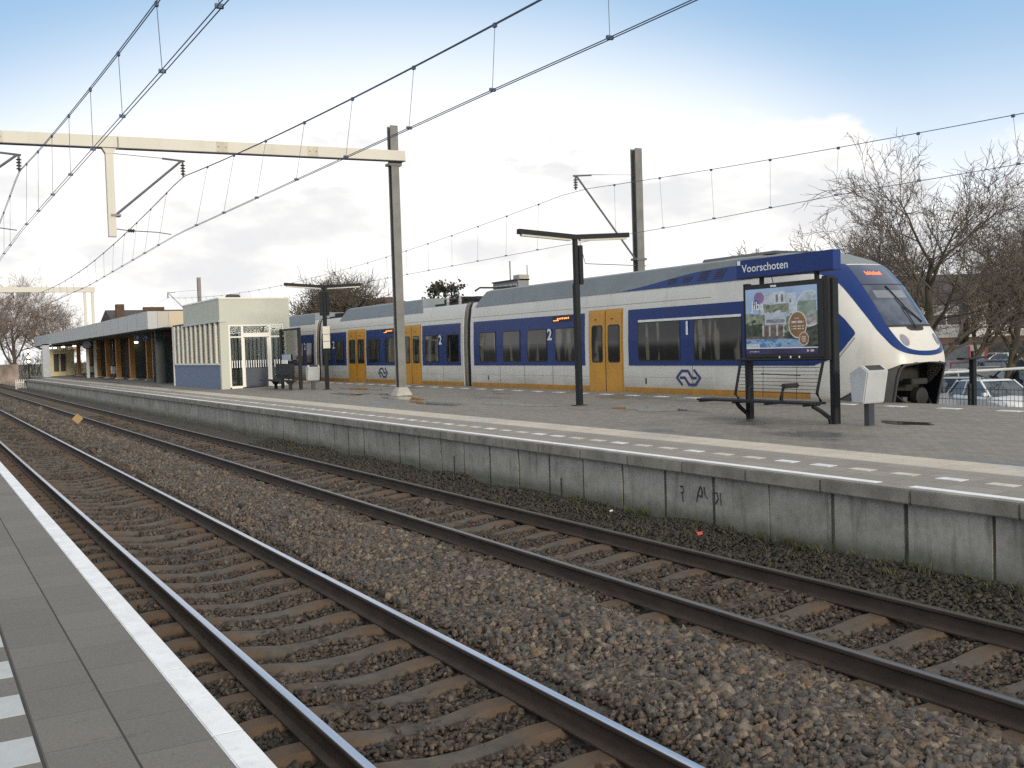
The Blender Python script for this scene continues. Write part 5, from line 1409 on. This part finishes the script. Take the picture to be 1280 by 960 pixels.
b = MB(); b.tube([(xb - .2, ya + .6, 23), (xb - .2, ya + .6, 26)], .14, 5); b.build('antenna_mast', M_galv, t)

# ================================================================== RIGHT: TERRACE, CAR PARK, FENCE
M_wpanel = mat('white_facade_board', (.46, .455, .43, 1), 0.6, var=0.07, scale=1, dirt=0.25, dirt_col=(.28, .27, .24, 1))
M_dpanel = mat('brown_black_recess', (.035, .028, .024, 1), 0.7, var=.3)
def terrace():
    """row of flat fronted houses: the row runs along d, its face towards the camera"""
    d = Vector((.845, -.535, 0)).normalized(); nrm = Vector((-.535, -.845, 0)).normalized()
    o0 = Vector((75.4, 58.2, 0))
    units = [(-7.2, 'white'), (0, 'pale'), (3.0, 'white'), (8.2, 'grey'), (11.2, 'white2'), (17, 'pale')]
    labs = ['row house with pale panels, farthest left and mostly behind the train nose', 'row house with grey panels and a white framed window right of the train nose', 'row house with a bright white front and wide dark window', 'row house with dull violet grey panel between two white ones', 'row house with a bright white front at the right edge', 'row house beyond the right edge of the white ones']
    wid = [7.1, 2.9, 5.1, 2.9, 5.7, 6]
    def P3(s, q, z): 
        p = o0 + d * s - nrm * q; return (p.x, p.y, z)
    def bx(mb, s0, s1, q0, q1, z0, z1):
        v = [P3(s, q, z) for z in (z0, z1) for s, q in ((s0, q0), (s1, q0), (s1, q1), (s0, q1))]
        mb.add(v, [(0, 3, 2, 1), (4, 5, 6, 7), (0, 1, 5, 4), (1, 2, 6, 5), (2, 3, 7, 6), (3, 0, 4, 7)])
    greyp = mat('grey_facade_board', (.27, .275, .285, 1), .6, var=.08); viol = mat('violet_grey_board', (.20, .19, .235, 1), .6, var=.1)
    for (s, kd), lb, w in zip(units, labs, wid):
        t = thing('row_house', lb, 'house', P3(s + w / 2, 4, -.93))
        rec = .9 if kd in ('grey', 'pale') else 0
        b = MB(); bx(b, s, s + w, rec + .12, 9, -.93, 4.85); b.build('wall', M_brickd, t)
        b = MB(); b.add([P3(s - .0, rec - .35, 4.86), P3(s + w, rec - .35, 4.86), P3(s + w, 5, 7.6), P3(s, 5, 7.6), P3(s + w, 9.3, 4.86), P3(s, 9.3, 4.86)], [(0, 1, 2, 3), (3, 2, 4, 5), (0, 3, 5), (1, 4, 2), (0, 5, 4, 1)]); b.build('roof', M_tile, t)
        pm = greyp if kd == 'pale' else viol if kd == 'grey' else M_wpanel
        b = MB(); bx(b, s, s + w, rec, rec + .119, 1.95, 2.95); b.build('lower_panel', pm, t)
        b = MB(); bx(b, s, s + w, rec, rec + .119, 4.0, 4.85); b.build('upper_panel', pm if kd != 'grey' else M_tile, t)
        pw = .28 * w if kd != 'pale' else .06 * w
        b = MB(); bx(b, s, s + pw, rec, rec + .119, 2.952, 3.998); b.build('side_panel', pm, t)
        b = MB(); bx(b, s + pw + .02, s + w - .03, rec + .05, rec + .115, 2.96, 3.99); wn_ = b.build('window', M_wfr if kd == 'pale' else M_dpanel, t)
        n = 2
        for k in range(n):
            a0 = s + pw + .1 + (w - pw - .2) * k / n; a1 = s + pw + .1 + (w - pw - .2) * (k + 1) / n - .12
            b = MB(); bx(b, a0, a1, rec + .03, rec + .048, 3.05, 3.92); b.build('pane', M_win, wn_)
        b = MB(); bx(b, s + .5, s + 1.5, rec + .06, rec + .118, -.9, 1.4); b.build('door', M_dpanel, t)
        b = MB(); bx(b, s + 1.7, s + w - .3, rec + .06, rec + .118, .2, 1.5); b.build('ground_window', M_win, t)
terrace()
b = MB()
rg = random.Random(4)
M_hedge = mat('dark_hedge_leaves', (.035, .035, .02, 1), .8, var=.5, scale=2)
def leaf_box(x0, x1, y0, y1, z0, z1, n, s):
    for _ in range(n):
        c = Vector((rg.uniform(x0, x1), rg.uniform(y0, y1), rg.uniform(z0, z1)))
        a = Vector((rg.gauss(0, 1), rg.gauss(0, 1), rg.gauss(0, 1))).normalized(); e_ = a.orthogonal().normalized() * s * rg.uniform(.6, 1.4); f_ = a.cross(e_).normalized() * s * rg.uniform(.4, 1)
        b.quad(c - e_ - f_, c + e_ - f_, c + e_ + f_, c - e_ + f_)
leaf_box(64, 90, 40, 42, -.9, 1.5, 6000, .14)
tag(b.build('hedge', M_hedge, fix=False), 'dark brown hedge in front of the row houses at the right', 'hedge')

# ---- parked cars
M_tyre = mat('tyre_rubber', (.015, .015, .016, 1), .85)
M_rim = mat('alloy_rim', (.35, .35, .36, 1), .35, .7)
M_cglass = mat('car_glass', (.03, .045, .06, 1), .04, spec=.8, var=.2)
M_tail = mat('red_tail_lamp', (.45, .02, .02, 1), .2)
M_head = mat('clear_head_lamp', (.5, .52, .55, 1), .1)
def make_car(lab, paint, x, y, z, rz, kind='hatch', group='cars in the car park'):
    t = thing('parked_car', lab, 'car', (0, 0, 0), group); BASE[t.name] = (0, 0, 0)
    Lh = 2.05 if kind != 'van' else 2.35
    # lower body: stations along the length -> rounded cross sections
    if kind == 'van': top = [(-Lh, .62), (-Lh + .08, .98), (-1.6, 1.05), (1.0, 1.05), (1.7, .98), (Lh - .1, .82), (Lh, .55)]
    elif kind == 'saloon': top = [(-Lh - .15, .6), (-Lh - .05, .90), (-1.35, .98), (.9, .95), (1.6, .88), (Lh - .05, .74), (Lh + .08, .5)]
    else: top = [(-Lh, .6), (-Lh + .06, .92), (-1.5, .98), (.8, .95), (1.5, .88), (Lh - .1, .74), (Lh, .5)]
    b = MB(); rows = []
    for xx, zt in top:
        hwid = .86 - .10 * (abs(xx) / Lh) ** 4
        rows.append([(xx, -hwid + .06, .22), (xx, -hwid, .34), (xx, -hwid, zt - .16), (xx, -hwid + .10, zt - .02), (xx, 0, zt + .02), (xx, hwid - .10, zt - .02), (xx, hwid, zt - .16), (xx, hwid, .34), (xx, hwid - .06, .22)])
    b.grid(rows); b.quad(*rows[0]); b.quad(*rows[-1])
    body = b.build('car_body', paint, t, smooth=35)
    # cabin
    if kind == 'van': cb = [(-Lh + .1, 1.0), (-Lh + .22, 1.72), (.55, 1.75), (1.35, 1.0)]
    elif kind == 'saloon': cb = [(-1.55, .95), (-.85, 1.40), (.15, 1.42), (1.0, .92)]
    else: cb = [(-Lh + .1, .95), (-1.55, 1.42), (.1, 1.47), (1.0, .93)]
    def ring(k, inset): return [(cb[k][0], s * (.78 - inset), cb[k][1]) for s in (-1, 1)]
    b = MB(); r0, r1, r2, r3 = ring(0, 0), ring(1, .16), ring(2, .16), ring(3, 0)
    b.quad(r0[0], r1[0], r1[1], r0[1]); b.quad(r2[0], r3[0], r3[1], r2[1]); b.quad(r0[0], r3[0], r2[0], r1[0]); b.quad(r0[1], r1[1], r2[1], r3[1])
    b.build('glass_house', M_cglass, t)
    b = MB()
    b.add([(cb[1][0] - .06, s * .63, cb[1][1] - .015) for s in (-1, 1)] + [(cb[2][0] + .06, s * .63, cb[2][1] - .015) for s in (1, -1)] + [(cb[1][0] + .1, s * .52, cb[1][1] + .045) for s in (-1, 1)] + [(cb[2][0] - .1, s * .52, cb[2][1] + .045) for s in (1, -1)], [(0, 1, 2, 3), (4, 5, 6, 7), (0, 1, 5, 4), (1, 2, 6, 5), (2, 3, 7, 6), (3, 0, 4, 7)])
    b.build('roof', paint, t, bevel=.02)
    for s in (-1, 1):
        xm = (cb[1][0] + cb[2][0]) / 2 - .1
        for pa, pb_, pw in (((cb[3][0], s * .79, cb[3][1]), (cb[2][0], s * .635, cb[2][1]), .06), ((cb[0][0], s * .79, cb[0][1]), (cb[1][0], s * .635, cb[1][1]), .10), ((xm, s * .795, .96), (xm, s * .635, cb[1][1]), .07)):
            b = MB(); b.beam(pa, pb_, pw, .05); b.build('pillar', paint, t)
        for xx in (-1.25, 1.28):
            b = MB(); b.lathe((xx, s * .74, .31), [(.24, -.10), (.31, -.085), (.31, .085), (.24, .10)], 18, axis='y'); wl2 = b.build('wheel', M_tyre, t, smooth=40)
            b = MB(); b.lathe((xx, s * .845, .31), [(.2, -.012), (.17, .004)], 12, axis='y'); b.build('rim', M_rim, wl2)
        b = MB(); b.box(Lh - .16, Lh - .02, s * .62 - .17, s * .62 + .17, .60, .72); b.build('headlight', M_head, t, bevel=.03)
        b = MB(); b.box(-Lh - .02, -Lh + .14, s * .66 - .12, s * .66 + .12, .70, .92); b.build('tail_light', M_tail, t, bevel=.03)
        b = MB(); b.box(.78, .95, s * .93 - .08, s * .93 + .08, .95, 1.08); b.build('mirror', paint, t, bevel=.02)
    b = MB(); b.box(-Lh - .03, -Lh + .02, -.26, .26, .48, .60); b.build('number_plate', mat('yellow_plate', (.6, .42, .05, 1), .5), t)
    t.location = (x, y, z); t.rotation_euler = (0, 0, rz)
    return t
def paint(n, c, r=.25, metal=.3): return mat(n, c, r, metal, var=.03)
P_white = paint('white_car_paint', (.62, .63, .64, 1), .3, 0); P_silver = paint('silver_car_paint', (.36, .37, .38, 1)); P_blue = paint('dark_blue_car_paint', (.03, .05, .10, 1)); P_teal = paint('teal_car_paint', (.06, .10, .13, 1)); P_black = paint('black_car_paint', (.018, .018, .02, 1)); P_red = paint('dark_red_car_paint', (.16, .02, .022, 1)); P_grey = paint('grey_car_paint', (.14, .145, .15, 1))
Z0 = -.93
def pos(px, d):     # where the car stands: bearing from the viewer in tan(angle right of the view axis), distance along that axis
    return (.5011 * d + .8654 * px * d, .8654 * d - .5011 * px * d)
def car_at(lab, pnt, tx, d, rz, kind='hatch'):
    x, y = pos(tx, d); return make_car(lab, pnt, x, y, Z0, R(rz), kind)
car_at('white hatchback parked nose in behind the mesh fence', P_white, .469, 38, 245)
car_at('silver car with red tail lamp next to the train nose, in the front row', P_silver, .432, 41, 205)
car_at('dark blue car at the right edge of the front row', P_blue, .512, 38, 80)
car_at('teal saloon in the front row beyond the white hatchback', P_teal, .545, 40, 60, 'saloon')
car_at('silver saloon with a bright blue reflecting windscreen in the second row', P_silver, .437, 52, -35, 'saloon')
car_at('dark grey car in the second row behind the fence post', P_grey, .463, 53, 230)
car_at('dark teal car in the second row, right of the fence post', P_teal, .49, 51, 60)
car_at('black saloon in the second row at the right', P_black, .522, 52, 60, 'saloon')
car_at('dark red car in the back row beside the train nose', P_red, .425, 66, 60)
car_at('dark blue hatchback in the back row behind the grey one', P_blue, .457, 66, 60)
car_at('grey saloon in the back row, middle of it', P_grey, .481, 67, 60, 'saloon')
car_at('dark blue saloon in the back row near the right edge', P_blue, .505, 66, 60, 'saloon')
car_at('white car parked before the houses beside the grey container', P_white, .468, 86, 150)
# grey container with red edges
x, y = pos(.452, 80)
t = thing('container', 'grey steel box with red corner edges behind the parked cars', 'container', (x, y, Z0))
b = MB(); b.box(x - 1.3, x + .6, y - .2, y + 2, Z0, 1.35); b.build('body', mat('grey_container_paint', (.25, .245, .24, 1), .6), t)
for a in (x - 1.36, x + .55):
    b = MB(); b.box(a, a + .12, y - .27, y - .205, Z0, 1.35); b.build('corner_post', mat('red_edge_paint', (.42, .03, .05, 1), .5), t)
# mesh fence behind the track
M_fence = mat('dark_green_fence_steel', (.02, .024, .022, 1), .5)
t = thing('mesh_fence', 'dark wire mesh fence with posts between the train track and the car park', 'fence', (21.6, 14, -.4))
for k in range(6):
    y = 18.2 - 2.5 * k
    b = MB(); b.box(21.57, 21.63, y - .03, y + .03, -.5, 1.12); b.build('fence_post', M_fence, t)
    b = MB()
    for j in range(24): b.tube([(21.6, y - .05 - .1 * j, -.3), (21.6, y - .05 - .1 * j, 1.05)], .005, 3, cap=False)
    for z in (-.25, .1, .45, .75, 1.0): b.tube([(21.59, y, z), (21.59, y - 2.5, z)], .007, 4, cap=False)
    b.build('mesh_panel', M_fence, t)
x, y = pos(.447, 25.2)
t = thing('sign_post', 'dark post with a flat top plate standing behind the end of the platform', 'post', (x, y, -.4))
b = MB(); b.box(x - .06, x + .06, y - .06, y + .06, -.4, 1.70); b.build('post', M_dark, t)
b = MB(); b.beam((x - .33, y + .1, 1.70), (x + .26, y - .12, 1.72), .3, .05); b.build('top_plate', M_dark, t)
b = MB(); b.box(x - .03, x + .03, y - .03, y + .03, 1.72, 1.88); b.build('knob', M_black, t)
x0, y0 = pos(.40, 33); x1, y1 = pos(.60, 31)
t = thing('barrier_rail', 'long pale tubular rail crossing in front of the parked cars', 'barrier', (x0, y0, 0))
b = MB(); b.tube([(x0, y0, 1.06), (x1, y1, 1.28)], .042, 8); b.build('rail', mat('off_white_rail', (.62, .62, .60, 1), .5), t, smooth=40)
for f in (.0, .5, 1.0):
    x, y = x0 + (x1 - x0) * f, y0 + (y1 - y0) * f
    b = MB(); b.tube([(x, y, Z0), (x, y, 1.0 + .22 * f)], .04, 6); b.build('rail_post', M_galv, t)
x, y = pos(.424, 21.3)
t = thing('low_gate', 'low dark framed mesh gate beside the train nose', 'gate', (21.2, 11.9, .0))
b = MB(); b.tube([(21.0, 12.95, -.2), (21.0, 12.95, .92), (21.0, 11.85, .92), (21.0, 11.85, -.2)], .03, 6); b.build('gate_frame', M_black, t)
b = MB()
for j in range(10): b.tube([(21.0, 12.85 - .1 * j, -.1), (21.0, 12.85 - .1 * j, .9)], .005, 3, cap=False)
for z in (.2, .5, .75): b.tube([(21.005, 12.95, z), (21.005, 11.85, z)], .006, 3, cap=False)
b.build('gate_mesh', M_fence, t)

# ================================================================== TREES
M_bark = mat('grey_brown_bark', (.085, .072, .052, 1), .9, var=.3, scale=2, dirt=.4, dirt_col=(.06, .065, .03, 1), bump=.4)
M_twig = mat('grey_brown_twigs', (.115, .094, .074, 1), .9, var=.25, scale=1)
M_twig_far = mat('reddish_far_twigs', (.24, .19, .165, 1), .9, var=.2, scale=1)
def grow(seed, height, spread, levels=6, trunk_r=.2, fork=.3, up=.12, wob=.12, nb=(5, 5, 4, 4, 3, 2), ratio=.62, rmin=.008, lean=0):
    rg = random.Random(seed); tr, tw = MB(), MB()
    def branch(p, d, L, r, lev):
        n = 6 if lev < 2 else 4 if lev < 4 else 3
        pts, rs, dirs = [p], [r], [d]
        q = p
        for k in range(n):
            w = wob * (1 + .3 * lev)
            d = (d + Vector((rg.gauss(0, w), rg.gauss(0, w), rg.gauss(0, w) + up * (.5 if lev else .2)))).normalized()
            q = q + d * (L / n); pts.append(q); rs.append(max(rmin * .6, r * (1 - .62 * (k + 1) / n))); dirs.append(d)
        (tr if lev < 2 else tw).tube(pts, rs, 7 if lev == 0 else 5 if lev == 1 else 4 if lev == 2 else 3, cap=False)
        if lev >= levels: return
        cnt = nb[min(lev, len(nb) - 1)]
        for k in range(cnt):
            f = (fork + (1 - fork) * (k + rg.uniform(.2, .9)) / cnt) if lev == 0 else (.22 + .78 * (k + rg.uniform(.1, .9)) / cnt)
            i = min(n - 1, int(f * n)); a = f * n - i
            pp = pts[i].lerp(pts[i + 1], a); rr = rs[i] + (rs[i + 1] - rs[i]) * a; dd = dirs[i + 1]
            ax = dd.orthogonal().normalized(); ax.rotate(Matrix.Rotation(rg.uniform(0, 6.283), 3, dd))
            ang = rg.uniform(.45, .95) * spread
            nd = (dd * math.cos(ang) + ax * math.sin(ang)).normalized()
            branch(pp, nd, L * ratio * rg.uniform(.75, 1.15) * (1.05 - .35 * f if lev == 0 else 1), max(rmin, rr * .62), lev + 1)
    branch(Vector((0, 0, 0)), Vector((lean, 0, 1)).normalized(), height * .62, trunk_r, 0)
    return tr, tw
_cache = {}
def tree(key, args, x, y, z, s, rz, lab, twig=M_twig, group=None, kind='bare_tree'):
    t = thing(kind, lab, 'tree', (0, 0, 0), group); BASE[t.name] = (0, 0, 0)
    if key not in _cache:
        tr, tw = grow(**args)
        a = tr.build('trunk', M_bark, t, smooth=True, fix=False); c = tw.build('crown', twig, t, fix=False); _cache[key] = (a, c)
    else:
        for o in _cache[key]:
            q = o.copy(); col.objects.link(q); q.parent = t
    t.location = (x, y, z); t.scale = s if isinstance(s, tuple) else (s, s, s); t.rotation_euler = (0, 0, rz)
    return t
A = dict(seed=17, height=11.5, spread=.85, levels=5, trunk_r=.25, fork=.22, nb=(8, 6, 5, 4, 3), ratio=.66, rmin=.0115, up=.10, wob=.10)
Bt = dict(seed=29, height=10.5, spread=.9, levels=5, trunk_r=.23, fork=.22, nb=(8, 6, 5, 4, 3), ratio=.66, rmin=.0115, up=.10, wob=.10)
Ct = dict(seed=5, height=9, spread=.8, levels=5, trunk_r=.18, fork=.2, nb=(11, 7, 6, 4, 3), ratio=.57, rmin=.012)
Dm = dict(seed=37, height=5.6, spread=1.05, levels=5, trunk_r=.26, fork=.45, nb=(14, 7, 6, 4, 4), ratio=.74, up=.20, wob=.08, rmin=.015)
def at(tx, d): return pos(tx, d)
for key, args, tx, d, s, rz, lab in (
    ('A', A, .408, 45, (1.08, 1.08, .93), .4, 'large bare tree with a greenish trunk rising just right of the train nose'),
    ('B', Bt, .480, 50, 1.0, 1.2, 'large bare tree with a thick dark trunk before the row houses, at the right'),
    ('C', Ct, .302, 62, (1.35, 1.35, 1.05), 0, 'smaller rounded bare tree, leftmost of the trees behind the station name sign'),
    ('B', Bt, .335, 66, (1.15, 1.15, .92), 3.0, 'bare tree behind the train roof between the rounded tree and the large one'),
    ('A', A, .372, 72, .98, 5.0, 'bare tree standing farther back, left of the large greenish trunk'),
    ('C', Ct, .445, 70, 1.35, 2.0, 'bare tree filling the gap between the two largest trees'),
    ('A', A, .53, 56, .98, 2.2, 'bare tree at the right edge of the view above the parked cars'),
    ('B', Bt, .56, 66, 1.15, 4.6, 'bare tree beyond the right edge with branches reaching in'),
    ('C', Ct, .235, 110, .9, 1.0, 'far low bare tree top peeping over the train roof left of the name sign'),
    ('C', Ct, .205, 112, .75, 3.0, 'tiny far bare tree top peeping over the grey train roof')):
    x, y = at(tx, d); tree(key, args, x, y, Z0, s, rz, lab)
x, y = at(-.166, 68); tree('D', Dm, x, y, Z0, (1.15, 1.15, 1.2), .6, 'broad domed bare tree behind the train, right of the waiting room')
for key, args, tx, d, s, rz, lab in (
    ('Cf', dict(Ct, seed=41), -.452, 120, 1.15, 0, 'tall bare tree above the canopy end, right one of the far left trees'),
    ('Cg', dict(Bt, seed=52), -.480, 118, 1.2, 0, 'spreading bare tree above the canopy end, middle one of the far left trees'),
    ('Cf', None, -.512, 112, 1.25, 2.0, 'bare tree cut by the left edge of the photo, leftmost of the far trees'),
    ('Cg', None, -.435, 132, .95, 4.0, 'slim bare tree left of the distant twin portal posts')):
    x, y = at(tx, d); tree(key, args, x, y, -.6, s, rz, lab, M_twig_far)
# evergreen behind the train
x, y = at(-.062, 46)
t = thing('evergreen_tree', 'small dark evergreen tree showing above the low roof gap of the train', 'tree', (x, y, Z0))
b = MB(); b.tube([(x, y, Z0), (x + .05, y, 2.5), (x, y, 5.0)], [.14, .1, .03], 6); b.build('trunk', M_bark, t, smooth=True)
b = MB(); rg = random.Random(9)
for k in range(120):
    f = rg.uniform(0, 1) ** 1.3; a = rg.uniform(0, 6.28); rr = (1.7 - .95 * f) * rg.uniform(.3, 1.0)
    c = Vector((x + rr * math.cos(a), y + rr * math.sin(a), 2.4 + 2.75 * f))
    for _ in range(26):
        p_ = c + Vector((rg.gauss(0, .16), rg.gauss(0, .16), rg.gauss(0, .13)))
        n_ = Vector((rg.gauss(0, 1), rg.gauss(0, 1), rg.gauss(0, 1))).normalized(); e_ = n_.orthogonal().normalized() * .085; f_ = n_.cross(e_).normalized() * .055
        b.quad(p_ - e_, p_ - f_, p_ + e_, p_ + f_)
b.build('crown', mat('dark_evergreen_leaves', (.03, .033, .022, 1), .7, var=.4, scale=3), t, fix=False)
